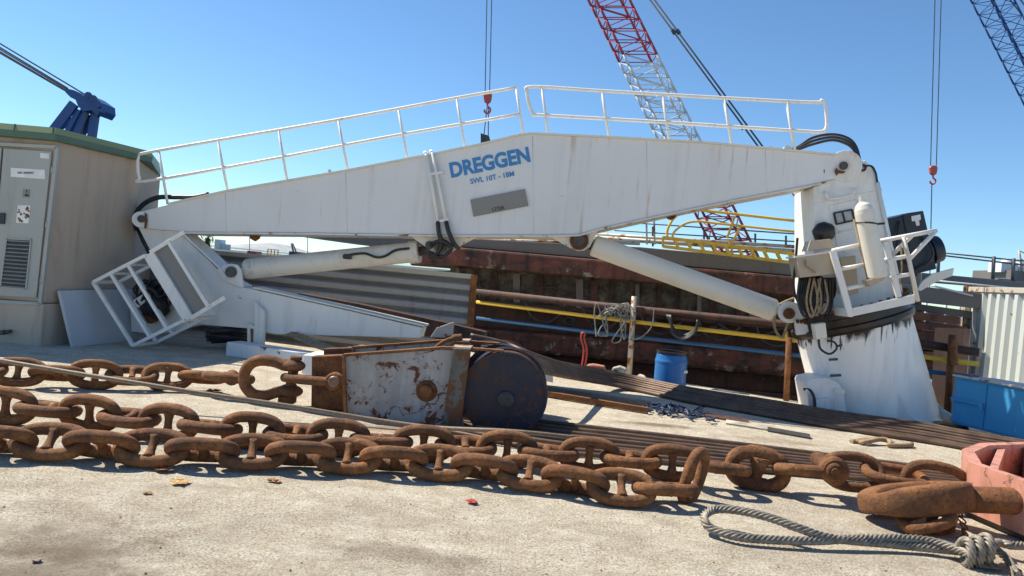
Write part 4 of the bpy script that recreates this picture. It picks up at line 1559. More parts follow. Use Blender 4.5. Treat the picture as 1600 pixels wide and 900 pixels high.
def build_blocks():
    a = build_block()
    b = copy_tree(a)
    b.location = a.location + V((-.06, .74, 0))
    b['label'] = 'second grey steel sheave block, mostly hidden behind the front one'
    mb = MB()
    mb.prism([BL.at(*p, .95) for p in [(672, 527), (682, 512), (705, 504), (709, 503), (706, 528)]], V((0.01, .05, 0)))
    tag(mb.build('steel_fin', M['block_white'], bevel=.01), 'small pointed grey steel plate standing up behind the front sheave block', 'steel plate')
    mb = MB()
    mb.tube(catmull([BL.at(*p, .3) for p in [(678, 546), (690, 536), (706, 529), (722, 527)]], 5), [.022] * 11 + [.04] * 5, 8)
    tag(mb.build('lever', M['rust']), 'short curved rusty lever lying on top of the front sheave block', 'lever')
    # bow shackle to the far chain
    B = BL.at
    wv = BL.w
    root = thing('bow_shackle', B(420, 592, .25), 'rusty bow shackle with upright pin joining the far chain to the block shackle', 'shackle')
    D = .25
    mb = MB()
    up = catmull([B(*p, D) for p in [(466, 571), (445, 570), (428, 565), (410, 563), (394, 567), (384, 578), (381, 591), (384, 604), (396, 616), (414, 618), (432, 613), (446, 610), (462, 610)]], 6)
    nn = len(up)
    mb.tube(up, [.062 * (1 + .12 * math.sin(math.pi * i / (nn - 1)) * 0 + (.10 if i < 8 or i > nn - 9 else 0)) for i in range(nn)], 14)
    for (x, y) in ((459, 571), (455, 611)):
        mb.blob(B(x, y, D), BL.u * .13, wv * .12, V((0, 0, .068)), 18, 10)
    mb.build('bow', M['rust'], root)
    mb = MB()
    mb.cyl(B(463, 557, D), B(449, 627, D), .055, n=16)
    mb.cyl(B(463, 557, D), B(462.5, 562, D), .065, n=8)
    mb.obox(B(449, 624, D), BL.u * .085, wv * .06, V((0, 0, .035)))
    mb.build('pin', M['rust_dark'], root)
    root = thing('lug_shackle', B(490, 595, .1), 'rusty shackle bolted through the brown lug of the front block', 'shackle')
    mb = MB()
    pts = catmull([B(522, 597, .06), B(490, 595, .06), B(466, 593, .10), B(449, 590, .17), B(445, 590, .26), B(452, 590, .36), B(475, 592, .42), B(520, 594, .42)], 6)
    mb.tube(pts, .05, 12)
    for d in (.02, .37):
        mb.revolve(B(521, 597, d), wv, [(0, 0), (.085, 0), (.10, .015), (.10, .08), (0, .09)], 22)
    mb.build('bow', M['rust'], root)
    mb = MB()
    mb.revolve(B(521, 597, -.02), wv, [(0, 0), (.055, 0), (.064, .012), (.064, .5)], 18)
    mb.build('pin', mat_plain('worn_pin_steel', (0.22, .14, .10), .5, .3, 12, .3), root)


# ------------------------------------------------------------------ ropes
def build_ropes():
    # bundle from the block down to the right
    lab = 'dark wire rope in the thick bundle slanting from the blocks towards the pink box'
    for k in range(14):
        row, i = divmod(k, 7)
        oy = 0.30 - 0.05 * i
        dz = (.027 if row else .008) * i
        jit = lambda s=.014: random.uniform(-s, s)
        P0 = BL.at(770, 536 + 2.2 * i, 1.05 - .03 * i) + V((0, -.02, .0))
        q = 6 - i
        pts = [PY(735, 524 + 3.2 * q + row * 3, 8.9), PY(790, 537 + 3.3 * q + row * 2, 8.9 - .03 * q),
               PY(850, 560 + 3.3 * q + row * 2, 9.0 - .05 * q)]
        for (x, y) in ((960, 592), (1080, 613), (1200, 634), (1320, 654), (1440, 672), (1520, 686), (1640, 706)):
            g = G(x, y + 10, .05)
            pts.append(V((g.x, g.y - oy + .05 + .03 * row, .03 + dz + .07 * max(0, (1080 - x) / 200.0))) + V((jit(), jit(), jit(.006) + .006)))
        mb = MB()
        mb.tube(catmull(pts, 8), random.uniform(.024, .030), 8)
        tag(mb.build('wire_rope', M['rope']), lab, 'wire rope', 'bundled steel wire ropes')
    lab = 'dark wire rope lying flat on the concrete behind the chains'
    for i in range(8):
        pts = []
        for (x, y0, y1) in ((690, 640, 672), (860, 660, 704), (960, 672, 714), (1100, 688, 727), (1250, 706, 740), (1420, 727, 756), (1560, 744, 772)):
            f = i / 7.0
            y = y0 + (y1 - y0) * f
            g = G(x, y, .026)
            pts.append(g + V((0, random.uniform(-.018, .018), random.uniform(0, .006))))
        mb = MB()
        mb.tube(catmull(pts, 8), .025, 8)
        tag(mb.build('wire_rope', M['rope']), lab, 'wire rope', 'loose steel wire ropes on the concrete')
    # single tan line over the far chain
    mb = MB()
    mb.tube(catmull([PY(-60, 552, 7.5), PY(0, 563, 7.5), PY(100, 580, 7.45), PY(200, 596, 7.4), PY(300, 612, 7.4), PY(450, 634, 7.45), PY(580, 655, 7.52), PY(680, 668, 7.45), PY(800, 674, 7.2), PY(900, 684, 7.3)], 8), .022, 8)
    tag(mb.build('wire_rope', mat_plain('olive_wire_rope', (0.20, .15, .10), .6, .3, 40)), 'single thin brown wire rope draped across the far chain', 'wire rope')
    # wire sling with its knot
    mb = MB()
    r = .0245

    def S(x, y, z):
        return G(x, y, z)
    p1 = catmull([S(1510, 862, .05), S(1470, 858, .05), S(1400, 851, .05), (S(1300, 841, .08)), S(1250, 826, .12), S(1200, 808, .15), S(1150, 797, .15), S(1118, 796, .13), S(1102, 804, .11), S(1101, 814, .09), S(1112, 826, .06), S(1150, 838, .05), S(1200, 843, .05), S(1270, 845, .06), S(1330, 842, .075), S(1400, 841, .09), S(1450, 845, .09), S(1490, 856, .09), S(1515, 868, .09)], 60)
    mb.tube(p1, r, 24, lobes=(6, .75, 175))
    root = thing('wire_sling', S(1500, 870, 0), 'grey twisted wire rope sling with a long loop and a knot beside the pink box', 'wire sling')
    mb.build('loop', M['rope_light'], root)
    mb = MB()
    c = S(1522, 862, .10)
    ex = V((1, .1, .25)).normalized()
    a_, b_ = V((0, .55, .83)), V((-.25, -.83, .55))
    kp = []
    for k in range(420):
        t = k / 419.0
        an = t * 2 * math.pi * 3.1
        kp.append(c + ex * (-.09 + .22 * t) + (V((0.12, 0, 1)) * math.sin(an) * .088 + V((.1, 1, 0)) * math.cos(an) * .06))
    mb.tube(kp, r, 24, lobes=(6, .75, 175))
    mb.build('knot', M['rope_light'], root)
    mb = MB()
    mb.tube(catmull([c + V((.1, -.03, .06)), S(1560, 848, .10), S(1580, 852, .10), S(1620, 853, .09)], 40), r, 24, lobes=(6, .75, 175))
    mb.tube(catmull([c + V((.05, -.05, .04)), S(1550, 855, .10), S(1572, 872, .06), S(1588, 898, .03)], 40), r * .9, 24, lobes=(6, .75, 175))
    for k in range(7):
        e = S(1583 + 4 * k, 893 + 3 * abs(k - 3), .03)
        mb.tube([S(1576, 880, .05), e.lerp(S(1576, 880, .05), .3) + V((0, 0, .02)), e], .007, 5)
    mb.build('tail', M['rope_light'], root)


# ------------------------------------------------------------------ pink steel box with the pin
def build_pink():
    z1 = .47
    A = G(1500, 786)          # far corner on the ground, left wall
    c1 = PY(1499, 699, 0)if False else None
    T0 = G(1503, 702, z1)
    T1 = G(1514, 722, z1)
    T2 = G(1640, 765, z1)
    T3 = G(1530, 692, z1)
    T4 = G(1700, 688, z1)
    root = thing('pink_steel_box', V((T1.x + .6, T1.y, 0)), 'faded pink red open steel box with inner ribs and a thick rusty pin', 'steel box')
    X0 = T0.x - .02
    # footprint of the outer wall (top rim), walls lean in slightly
    rim = [V((X0 + .10, 3.9, z1)), V((X0, 6.05, z1)), V((X0 + .05, 6.55, z1)), V((X0 + .35, 6.85, z1)), V((X0 + 2.2, 7.35, z1))]
    # use measured corners where they are visible
    rim[1] = T1
    rim[2] = T0
    rim[3] = T3
    rim[4] = T4
    d = (T2 - T1).normalized()
    rim[0] = T1 + d * 2.4
    ct = V((T1.x + 1.1, T1.y - .2, 0))
    inner = []
    th = .07
    for p in rim:
        v = V((ct.x - p.x, ct.y - p.y, 0)).normalized()
        inner.append(p + v * th * 1.4)
    bot = [V((p.x + .02, p.y, .06)) for p in rim]
    ibot = [V((p.x, p.y, .16)) for p in inner]
    n = len(rim)
    mb = MB()
    vs = rim + inner + bot + ibot
    fs = []
    for i in range(n - 1):
        fs.append([i, i + 1, n + i + 1, n + i])
        fs.append([i, i + 1, 2 * n + i + 1, 2 * n + i])
        fs.append([n + i, n + i + 1, 3 * n + i + 1, 3 * n + i])
    fs.append([3 * n + i for i in range(n)])
    fs.append([2 * n + i for i in range(n)])
    mb.add(vs, fs)
    mb.build('wall', M['pink'], root)
    mb = MB()
    # inner ribs between the two walls
    for f in (.05, .35, .8):
        a = inner[1].lerp(inner[0], f)
        b = inner[3].lerp(inner[4], f * .8 + .08)
        a, b = V((a.x, a.y, .3)), V((b.x, b.y, .3))
        mb.bar(a, b, .06, .27)
    mb.build('rib', M['pink'], root)
    pc = PY(1562, 782, 5.75)
    q = PY(1505, 780, 5.82)
    mb = MB()
    t = (pc - q)
    mb.revolve(q, t, [(0, 0), (.085, 0), (.10, .015), (.105, t.length + .15), (0, t.length + .15)], 32)
    mb.build('pin', M['rust'], root)
    mb = MB()
    a, b = bot[1], bot[0]
    mb.prism([V((a.x + .01, a.y + .3, -.01)), V((a.x + .01, a.y + .3, .058)), V((b.x, b.y, .058)), V((b.x, b.y, -.01))], V((1.5, 0, 0)))
    mb.build('base_beam', M['dark_metal'], root)
    return root


# ------------------------------------------------------------------ barge, pipe rail, gangway and everything behind
def build_back():
    # hull: runs slightly towards the viewer at the right
    HF = Frame((-2.0, 16.6), (6.5, 15.2))
    H = HF.at
    wv = HF.w
    org = H(1000, 560, 1.0)
    org.z = 0
    root = thing('barge', org, 'rusty dark red barge with a grey topside moored behind the quay rail', 'barge')

    def poly(mb, pts, d0, d1):
        return mb.prism([H(x, y, d0) for x, y in pts], wv * (d1 - d0))
    # lower hull, plating
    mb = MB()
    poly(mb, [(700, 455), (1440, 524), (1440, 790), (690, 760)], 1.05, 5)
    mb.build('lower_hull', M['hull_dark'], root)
    mb = MB()
    poly(mb, [(705, 400), (1440, 468), (1440, 530), (700, 466)], .80, 5)
    hp = mb.build('hull_panel', M['hull_pale'], root)
    mb = MB()
    poly(mb, [(700, 508), (1440, 572), (1440, 610), (700, 540)], .70, 4)
    mb.build('bilge_strake', M['hull'], root, bevel=.09)
    mb = MB()
    poly(mb, [(700, 566), (1440, 636), (1440, 645), (700, 573)], .85, 3)
    mb.build('bilge_keel', M['hull_dark'], root, bevel=.02)
    rr = random.Random(17)
    for k in range(22):
        x = 715 + k * 31 + rr.uniform(-6, 6)
        y = 418 + (x - 705) * .092
        mb = MB()
        a, b = H(x, y, .74), H(x + rr.uniform(-1, 1), y + rr.uniform(40, 50), .74)
        mb.bar(a, b, rr.choice((.05, .09, .16)), .06, wv)
        mb.build('hull_frame', M['hull_dark'] if k % 3 else M['hull_grey'], root)
    mb = MB()
    a, b = H(700, 466, .70), H(1440, 532, .70)
    mb.bar(a, b, .12, .07)
    mb.build('plating_ledge', M['hull_dark'], root)
    for (pts, rad) in (([(712, 442), (790, 455), (860, 449), (900, 462)], .02), ([(1010, 498), (1040, 512), (1075, 520), (1120, 510)], .035), ([(1020, 500), (1050, 517), (1085, 524), (1130, 513)], .03), ([(1120, 505), (1150, 520), (1190, 524), (1222, 512)], .03)):
        mb = MB()
        mb.tube(catmull([H(*p, .6) for p in pts], 6), rad, 6)
        mb.build('slack_rope', M['dark_metal'], root)
    mb = MB()
    # bulging rubbing strake in red
    poly(mb, [(640, 404), (655, 392), (700, 385), (1240, 432), (1440, 450), (1440, 481), (1240, 462), (700, 414), (640, 415)], 0.0, 4.8)
    mb.build('rubbing_strake', M['hull'], root, bevel=.05)
    mb = MB()
    poly(mb, [(660, 387), (700, 371), (1000, 386), (1240, 408), (1440, 426), (1440, 449), (1240, 431), (700, 384)], 0.12, 4.6)
    mb.build('topside', M['hull_grey'], root, bevel=.02)
    mb = MB()
    poly(mb, [(468, 366), (640, 372), (720, 372), (720, 383), (650, 384), (590, 385), (560, 381), (476, 371)], 0.3, 3.5)
    mb.build('bow_flare', M['grey_steel'], root, bevel=.02)
    mb = MB()
    # deck edge pipes and coamings
    for (a, b, d, r, ) in (((735, 374), (960, 380), .2, .03), ((720, 366), (1000, 380), 1.0, .05), ((930, 366), (1250, 386), 1.5, .04), ((930, 371), (1250, 393), 1.2, .05)):
        mb.tube([H(*a, d), H(*b, d)], r, 8)
    for x in (800, 880, 905, 1010, 1022):
        mb.bar(H(x, 345 if x > 1000 else 371, 1.0), H(x + 1, 382, 1.0), .04, .04)
    mb.build('deck_piping', M['post_rust'], root)
    mb = MB()
    for (a, b, d) in (((960, 346), (1250, 366), 2.5), ((960, 360), (1250, 378), 2.5)):
        mb.tube([H(*a, d), H(*b, d)], .018, 6)
    for x in (1020, 1100, 1180, 1228):
        mb.tube([H(x, 350 + (x - 960) * .068, 2.5), H(x, 385, 2.5)], .025, 6)
    mb.build('deck_rail', M['cable'], root)
    mb = MB()
    for k in range(5):
        a = H(820 + k * 90, 470 + k * 9, .5)
        mb.tube(catmull([a, a + V((.2, -.02, -.35)), a + V((.6, -.02, -.42)), a + V((.95, 0, -.1))], 5), .03, 6)
    mb.build('fender_rope', M['dark_metal'], root)
    for (x, y) in ((890, 502), (1055, 520), (932, 510)):
        mb = MB()
        mb.tube([H(x + 8 * math.cos(a * .52), y + 6 * math.sin(a * .52), .45) for a in range(12)], .04, 6, closed=True)
        mb.build('tyre_fender', M['black'], root)
    # yellow gangway on the barge deck
    GF = Frame((2.0, 14.6), (6.0, 13.9))
    Q = GF.at
    gw = GF.w
    root = thing('gangway', Q(1130, 400, .3), 'yellow steel gangway with looped handrails lying on the barge deck', 'gangway')
    for d in (0, .7):
        mb = MB()
        for (a, b) in (((1036, 371), (1250, 398)), ((1036, 385), (1250, 412))):
            mb.bar(Q(*a, d), Q(*b, d), .06, .06)
        mb.bar(Q(1036, 370, d), Q(1036, 386, d), .05, .05)
        mb.build('stringer', M['yellow'], root)
        mb = MB()
        mb.tube(catmull([Q(1042, 372, d), Q(1044, 356, d), Q(1056, 338, d), Q(1078, 328, d), Q(1110, 330, d), Q(1250, 346, d)], 5), .026, 8)
        mb.tube(catmull([Q(1050, 374, d), Q(1054, 362, d), Q(1070, 350, d), Q(1090, 346, d), Q(1120, 349, d), Q(1250, 363, d)], 5), .022, 8)
        for a, b in (((1140, 387), (1158, 352)), ((1148, 338), (1136, 372)), ((1140, 375), (1146, 402))):
            mb.bar(Q(*a, d), Q(*b, d), .04, .04)
        mb.build('handrail', M['yellow'], root)
    mb = MB()
    for k in range(11):
        x = 1054 + k * 20
        y = 373 + (x - 1036) * .126
        mb.bar(Q(x, y, -.02), Q(x + 7, y + 14, -.02), .09, .05)
        mb.bar(Q(x, y, 0), Q(x + 3, y + 7, .7), .05, .035)
    mb.build('rung', M['yellow'], root)
    # pipe rail along the quay edge
    RF = Frame((-.74, 15.4), (4.6, 12.3))
    Rr = RF.at
    root = thing('pipe_rail', Rr(985, 583), 'quay edge rail of one rusty, one yellow and one blue pipe on rusty posts', 'railing')

    def along(x, z):
        # point of the rail line under photo column x at height z
        p = Rr(x, 520)
        return V((p.x, p.y, z))
    ends = (700, 1560)

    def zat(x, y):
        return Rr(x, y).z
    for nm, mat, r, pts in (('top_pipe', M['hull_dark'], .065, [(745, 456), (985, 482), (1225, 506), (1435, 536), (1530, 551)]), ('yellow_pipe', M['yellow'], .038, [(745, 472), (985, 502), (1228, 530), (1432, 556), (1530, 569)]),
                            ('blue_pipe', M['bluepipe'], .036, [(745, 497), (985, 526), (1228, 553), (1437, 579), (1530, 590)])):
        mb = MB()
        mb.tube([Rr(*p) for p in pts], r, 10)
        mb.build(nm, mat, root)
    for (x0, y0, x1, y1, mt) in ((991, 463, 983, 586, M['post_rust']), (1233, 528, 1228, 634, M['rust_dark']), (1488, 523, 1480, 648, M['rust_dark'])):
        mb = MB()
        mb.tube([Rr(x0, y0, -.10), Rr((x0 + x1) / 2, (y0 + y1) / 2, -.10), Rr(x1, y1, -.10)], .05, 8)
        mb.build('post', mt, root)
    mb = MB()
    mb.tube([Rr(1229, 518), Rr(1229, 533)], .03, 8)
    mb.build('pipe_end', M['yellow'], root)
    mb = MB()
    mb.tube(catmull([Rr(1492, 530, -.2), Rr(1490, 545, -.22), Rr(1492, 570, -.2)], 4), .05, 6)
    mb.build('hanging_hose', M['rust'], root)
    # tangle of cables on the rail
    mb = MB()
    rnd = random.Random(3)
    for k in range(16):
        x = 935 + rnd.random() * 45
        pts = [Rr(x, 474 + rnd.random() * 10, -.10)]
        x2 = x
        for j in range(4):
            x2 += rnd.uniform(-14, 22)
            pts.append(Rr(x2, 474 + rnd.random() * (62 if k % 3 == 0 else 22), -.10 - rnd.random() * .1))
        mb.tube(catmull(pts, 5), rnd.choice((.008, .010, .013)), 5)
    mb.tube(catmull([Rr(1022, 482, -.1), Rr(1018, 510, -.12), Rr(1000, 528, -.12), Rr(985, 530, -.1)], 5), .012, 5)
    tag(mb.build('cable_tangle', mat_plain('faded_cable', (.20, .20, .19), .6, .6, 5)), 'tangle of thin grey cables hooked over the quay rail beside a rusty post', 'cables')
    mb = MB()
    for k in range(4):
        a = k * .04
        mb.tube(catmull([Rr(1042 + k * 2, 492, -.05 - a), Rr(1052, 512 + k * 3, -.1 - a), Rr(1068, 524 + k * 2, -.1 - a), Rr(1086, 514 + k * 2, -.08 - a), Rr(1090, 500, -.05 - a)], 5), .022, 6)
    tag(mb.build('hose_loops', M['black']), 'black hose loops hanging on the quay rail above the blue drum', 'hose')
    mb = MB()
    mb.tube(catmull([CR.at(1240, 466, .5), CR.at(1222, 474, .4), CR.at(1214, 482, .3), CR.at(1210, 510, .2), CR.at(1222, 527, .2), CR.at(1232, 500, .25)], 6), .022, 6)
    tag(mb.build('hose_loops', M['rope_tan']), 'tan hose looped between the right ram and the quay rail', 'hose')
    # corrugated steel wall, left of the barge
    KF = Frame((-6.5, 14.6), (-.6, 13.0))
    root = thing('corrugated_panel', KF.at(560, 560), 'long grey corrugated steel panel with a rusty end post behind the crane jib', 'steel panel')
    mb = MB()
    a, b = KF.at(150, 372), KF.at(738, 437)
    u = V((b.x - a.x, b.y - a.y, 0))
    nrm = -KF.w
    prof = []
    z = 0.02
    per = .20
    ztop = 1.50
    while z < ztop:
        prof += [(0.0, z), (0.0, z + per * .38), (.05, z + per * .5), (.05, z + per * .88)]
        z += per
    a0, b0 = V((a.x, a.y, 0)), V((b.x, b.y, 0))
    vs = []
    for e in (a0, b0):
        for (o, zz) in prof:
            vs.append(e + nrm * o + V((0, 0, zz)))
    n = len(prof)
    mb.add(vs, [[i, i + 1, n + i + 1, n + i] for i in range(n - 1)])
    for e in (0,):
        mb.prism([a0 + V((0, 0, 0)), b0, b0 + V((0, 0, 1.5)), a0 + V((0, 0, 1.5))], KF.w * .03 + V((0, 0.05, 0)))
    mb.build('sheet', M['corr'], root)
    mb = MB()
    mb.bar(a0 + V((0, 0, 1.55)), b0 + V((0, 0, 1.55)), .14, .07)
    mb.build('top_edge', mat_paint('pale_edge', (.42, .41, .38), dirt_amt=.3, rust_amt=.1), root)
    mb = MB()
    mb.bar(b0 + V((0.03, -.02, 0)), b0 + V((0.03, -.02, 1.58)), .11, .13, V((0, 1, 0)))
    mb.build('end_post', M['rust'], root)
    # long rusty beam behind the jib
    mb = MB()
    mb.prism([CR.at(*p, .75) for p in [(465, 458), (560, 475), (690, 503), (758, 519), (757, 532), (690, 532), (560, 495), (465, 470)]], CR.w * .25)
    tag(mb.build('rusty_beam', M['hull_dark']), 'long rusty brown beam lying behind the white jib above the second block', 'beam')
    # container at the right
    cx = PY(1509, 448, 15.0)
    zt = cx.z
    e0 = V((cx.x, 15.0, 0))
    e1 = V((cx.x - .70, 9.2, 0))
    root = thing('shipping_container', (e0.x + 1.2, 12, 0), 'pale green grey shipping container with rusty corner behind the blue cabinet', 'container')
    u = (e1 - e0).normalized()
    nrm = V((u.y, -u.x, 0))
    if nrm.x > 0:
        nrm = -nrm
    L = (e1 - e0).length
    mb = MB()
    s = .16
    prof = []
    per = .30
    while s < L - .1:
        prof += [(s, 0.0), (s + per * .36, 0.0), (s + per * .5, .07), (s + per * .86, .07)]
        s += per
    vs = []
    for zz in (.14, zt - .09):
        for (ss, o) in prof:
            vs.append(e0 + u * ss - nrm * (.075 - o) + V((0, 0, zz)))
    n = len(prof)
    mb.add(vs, [[i, i + 1, n + i + 1, n + i] for i in range(n - 1)])
    mb.prism([e0 - nrm * .09 + u * .05, e1 - nrm * .09, e1 - nrm * 2.4, e0 - nrm * 2.4 + u * .05], V((0, 0, zt - .03)))
    mb.build('wall', M['container'], root)
    mb = MB()
    mb.bar(e0 + u * .14 + V((0, 0, zt - .05)) - nrm * .03, e1 + V((0, 0, zt - .05)) - nrm * .03, .10, .10)
    mb.bar(e0 + u * .14 + V((0, 0, .07)) - nrm * .03, e1 + V((0, 0, .07)) - nrm * .03, .10, .14)
    mb.build('rail', M['post_rust'], root, bevel=.008)
    mb = MB()
    mb.bar(e0 + u * .07 - nrm * .04, e0 + u * .07 - nrm * .04 + V((0, 0, zt - .12)), .14, .12, u)
    mb.build('corner_post', M['post_rust'], root, bevel=.008)
    mb = MB()
    mb.obox(e0 + u * .07 - nrm * .05 + V((0, 0, zt - .05)), u * .09, nrm * .09, V((0, 0, .068)))
    cc = mb.build('corner_casting', M['rust'], root, bevel=.01)
    mb = MB()
    mb.cyl(e0 + u * .07 + nrm * .041 + V((0, 0, zt - .05)), e0 + u * .07 + nrm * .046 + V((0, 0, zt - .05)), .038, n=14)
    mb.build('casting_hole', M['black'], cc)
    # blue cabinet on castors
    a0 = G(1484, 668, .06)
    a0.z = 0
    uu = V((.35, -1.0, 0)).normalized()
    nn = V((-uu.y, uu.x, 0))
    if nn.x > 0:
        nn = -nn
    zb, zt2 = .13, .80
    root = thing('tool_cabinet', a0 + uu * .8 - nn * .3, 'dented blue steel tool cabinet on castors in front of the pale container', 'cabinet')
    L = 1.75
    mb = MB()
    p = [a0, a0 + uu * L, a0 + uu * L - nn * .75, a0 - nn * .75]
    mb.prism([V((q.x, q.y, zb)) for q in p], V((0, 0, zt2 - zb)))
    body = mb.build('body', M['bluebox'], root, bevel=.012)
    mb = MB()
    for s0, s1 in ((.03, .50), (.53, 1.20), (1.23, L - .03)):
        mb.prism([a0 + uu * s0 + V((0, 0, zb + .03)), a0 + uu * s1 + V((0, 0, zb + .03)), a0 + uu * s1 + V((0, 0, zt2 - .04)), a0 + uu * s0 + V((0, 0, zt2 - .04))], nn * .018)
    dr = mb.build('door', M['bluebox'], root, bevel=.005)
    mb = MB()
    mb.bar(a0 + uu * .0 + nn * .03 + V((0, 0, .48)), a0 + uu * .5 + nn * .03 + V((0, 0, .48)), .03, .035)
    mb.bar(a0 + uu * .0 + nn * .03 + V((0, 0, .44)), a0 + uu * .5 + nn * .03 + V((0, 0, .44)), .02, .012)
    mb.bar(a0 + uu * .44 + nn * .045 + V((0, 0, .46)), a0 + uu * .50 + nn * .045 + V((0, 0, .46)), .03, .09)
    mb.build('latch_bar', M['bluebox'], dr)
    mb = MB()
    mb.bar(a0 - uu * .01 + nn * .015 + V((0, 0, zt2 + .01)), a0 + uu * (L + .01) + nn * .015 + V((0, 0, zt2 + .01)), .05, .025)
    mb.build('lid_edge', M['post_rust'], root)
    for s in (.15, .75, L - .2):
        mb = MB()
        c = a0 + uu * s - nn * .08
        mb.cyl(V((c.x, c.y, .065)) - nn * .03, V((c.x, c.y, .065)) + nn * .03, .065, n=16)
        mb.obox(V((c.x, c.y, .11)), uu * .02, nn * .045, V((0, 0, .03)))
        mb.build('castor', M['black'], root)
    # blue drum
    c = PY(1045, 611, 12.0)
    c.z = 0
    root = thing('plastic_drum', c, 'blue plastic drum with a dark open rim standing behind the wire ropes', 'drum')
    ax = V((-.01, 0, 1))
    mb = MB()
    mb.revolve(c, ax, [(0, 0), (.235, 0), (.25, .02), (.252, .10), (.262, .13), (.262, .15), (.253, .18), (.256, .45), (.262, .48), (.262, .50), (.252, .53), (.24, .60), (.225, .62)], 40)
    mb.build('body', M['drum'], root)
    mb = MB()
    mb.revolve(c, ax, [(.225, .612), (.245, .615), (.25, .63), (.25, .655), (.235, .66), (.222, .655), (.222, .60), (0, .60)], 40)
    mb.build('rim', M['grease'], root)
    mb = MB()
    p = PY(1066, 580, c.y - .2)
    q = c + V((.20, -.165, .36))
    mb.obox(q, V((.035, .03, 0)), V((0, 0, .022)), V((.004, -.006, 0)))
    mb.build('sticker', M['paper'], root)
    # red pipe stand, rubble
    mb = MB()
    for o in (0, 5):
        mb.tube(catmull([PY(909 + o, 520, 12.6), PY(908 + o, 530, 12.6), PY(912 + o, 545, 12.6), PY(911 + o, 560, 12.6), PY(908 + o, 578, 12.6)], 4), .017, 6)
    mb.tube([PY(909, 520, 12.6), PY(914, 520, 12.6)], .017, 6)
    mb.tube([PY(911, 548, 12.6), PY(917, 548, 12.6)], .015, 6)
    tag(mb.build('red_stand', M['red_stand']), 'thin bright red bent pipe stand behind the wire rope bundle', 'pipe stand')
    mb = MB()
    c = PY(930, 580, 12.2)
    mb.prism([PY(913, 583, 12.2), PY(916, 571, 12.2), PY(925, 570, 12.2), PY(944, 573, 12.2), PY(945, 586, 12.2)], V((.05, .25, 0)))
    tag(mb.build('brick_block', M['brick'], bevel=.02), 'reddish brick block beside the red pipe stand', 'block')
    mb = MB()
    mb.prism([PY(955, 586, 12.2), PY(956, 576, 12.2), PY(968, 573, 12.2), PY(978, 577, 12.2), PY(978, 588, 12.2)], V((.05, .25, 0)))
    ob = tag(mb.build('concrete_block', M['stone'], bevel=.02), 'pale hollow concrete block left of the rusty rail post', 'block')
    ob2 = MB()
    ob2.cyl(PY(962, 582, 12.19), PY(962, 582, 12.24), .045, n=10)
    root_o = ORIG[ob.name]
    ob2.build('hole', M['black'], ob)
    mb = MB()
    mb.prism([PY(984, 592, 12.0), PY(1000, 584, 12.4), PY(1006, 586, 12.3), PY(1012, 596, 11.9), PY(1012, 600, 11.8), PY(984, 597, 11.9)], V((0.05, .1, -.03)))
    tag(mb.build('concrete_slab', M['stone']), 'flat pale concrete slab lying at the foot of the rusty post', 'slab')
    # timbers and bars on the ground left of the tarp
    mb = MB()
    mb.bar(G(800, 606, .05), G(1012, 641, .05), .08, .07)
    tag(mb.build('rusty_bar', M['rust']), 'long straight rusty bar lying on the concrete below the rope bundle', 'steel bar')
    mb = MB()
    mb.bar(G(800, 597, .05), G(1015, 631, .05), .14, .05)
    tag(mb.build('plank', M['hull_grey']), 'long grey weathered plank lying beside the rusty bar', 'plank')
    mb = MB()
    mb.prism([PY(838, 592, 10.4), PY(840, 582, 10.4), PY(864, 586, 10.4), PY(864, 598, 10.4)], V((0, .3, 0)))
    tag(mb.build('steel_plate', M['board']), 'small pale blue steel plate half hidden behind the front block', 'plate')
    rnd = random.Random(5)
    mb = MB()
    for k in range(80):
        x = 1012 + rnd.random() * 100
        y = 632 + (x - 1015) * .14 + rnd.random() * 13
        p = G(x, y, .02)
        pts = [p]
        for j in range(3):
            p = p + V((rnd.uniform(-.07, .09), rnd.uniform(-.10, .1), rnd.uniform(-.03, .04)))
            p.z = max(p.z, .01)
            pts.append(p)
        mb.tube(catmull(pts, 3), rnd.uniform(.006, .013), 5)
    tag(mb.build('netting_heap', M['tarp']), 'heap of torn dark blue netting under the wire rope bundle', 'netting')
    # grass tufts would be stuff; scattered scrap pieces along the ropes are single things
    for (x, y, w_, mt, lb) in ((1130, 655, .30, 'hull_dark', 'flat dark scrap sheet beside the blue netting under the ropes'), (1175, 668, .30, 'stone', 'flat grey scrap sheet under the rope bundle between the netting and the pedestal'), (1232, 679, .22, 'dark_metal', 'bent black scrap strip beside the rope bundle, nearest the pedestal')):
        p = G(x, y)
        mb = MB()
        mb.obox(p + V((0, 0, .02)), V((w_, -.12, 0)), V((.02, .07, .01)), V((0, 0, .012)))
        tag(mb.build('scrap_sheet', M[mt]), lb, 'scrap')
    mb = MB()
    for k in range(3):
        mb.tube(catmull([G(1330 + k * 6, 690, .02), G(1350, 687 + k * 2, .04), G(1372 + k * 4, 686, .07), G(1392, 690 + k, .05), G(1400 - k * 5, 696, .03), G(1425, 694 + k, .03)], 5), .028, 6)
    tag(mb.build('rag', M['rope_tan']), 'crumpled tan rag strip lying on the concrete in front of the rope bundle', 'rag')
    mb = MB()
    p = G(1438, 668)
    mb.obox(p + V((0, .1, .07)), V((.17, -.03, 0)), V((.02, .1, 0)), V((0, 0, .06)))
    tag(mb.build('wood_block', M['wood'], bevel=.01), 'short pale timber block wedged at the foot of the pedestal', 'timber')
    mb = MB()
    for k in range(3):
        p = G(1475 + k * 14, 672 + k * 3)
        mb.obox(p + V((0, .25, .03 + .035 * k)), V((.30, -.2 + .1 * k, 0)), V((.03, .05, 0)), V((0, 0, .016)))
    tag(mb.build('plank_pile', M['wood']), 'few loose timber planks lying under the blue cabinet', 'planks')
    # left junk under the jib
    mb = MB()
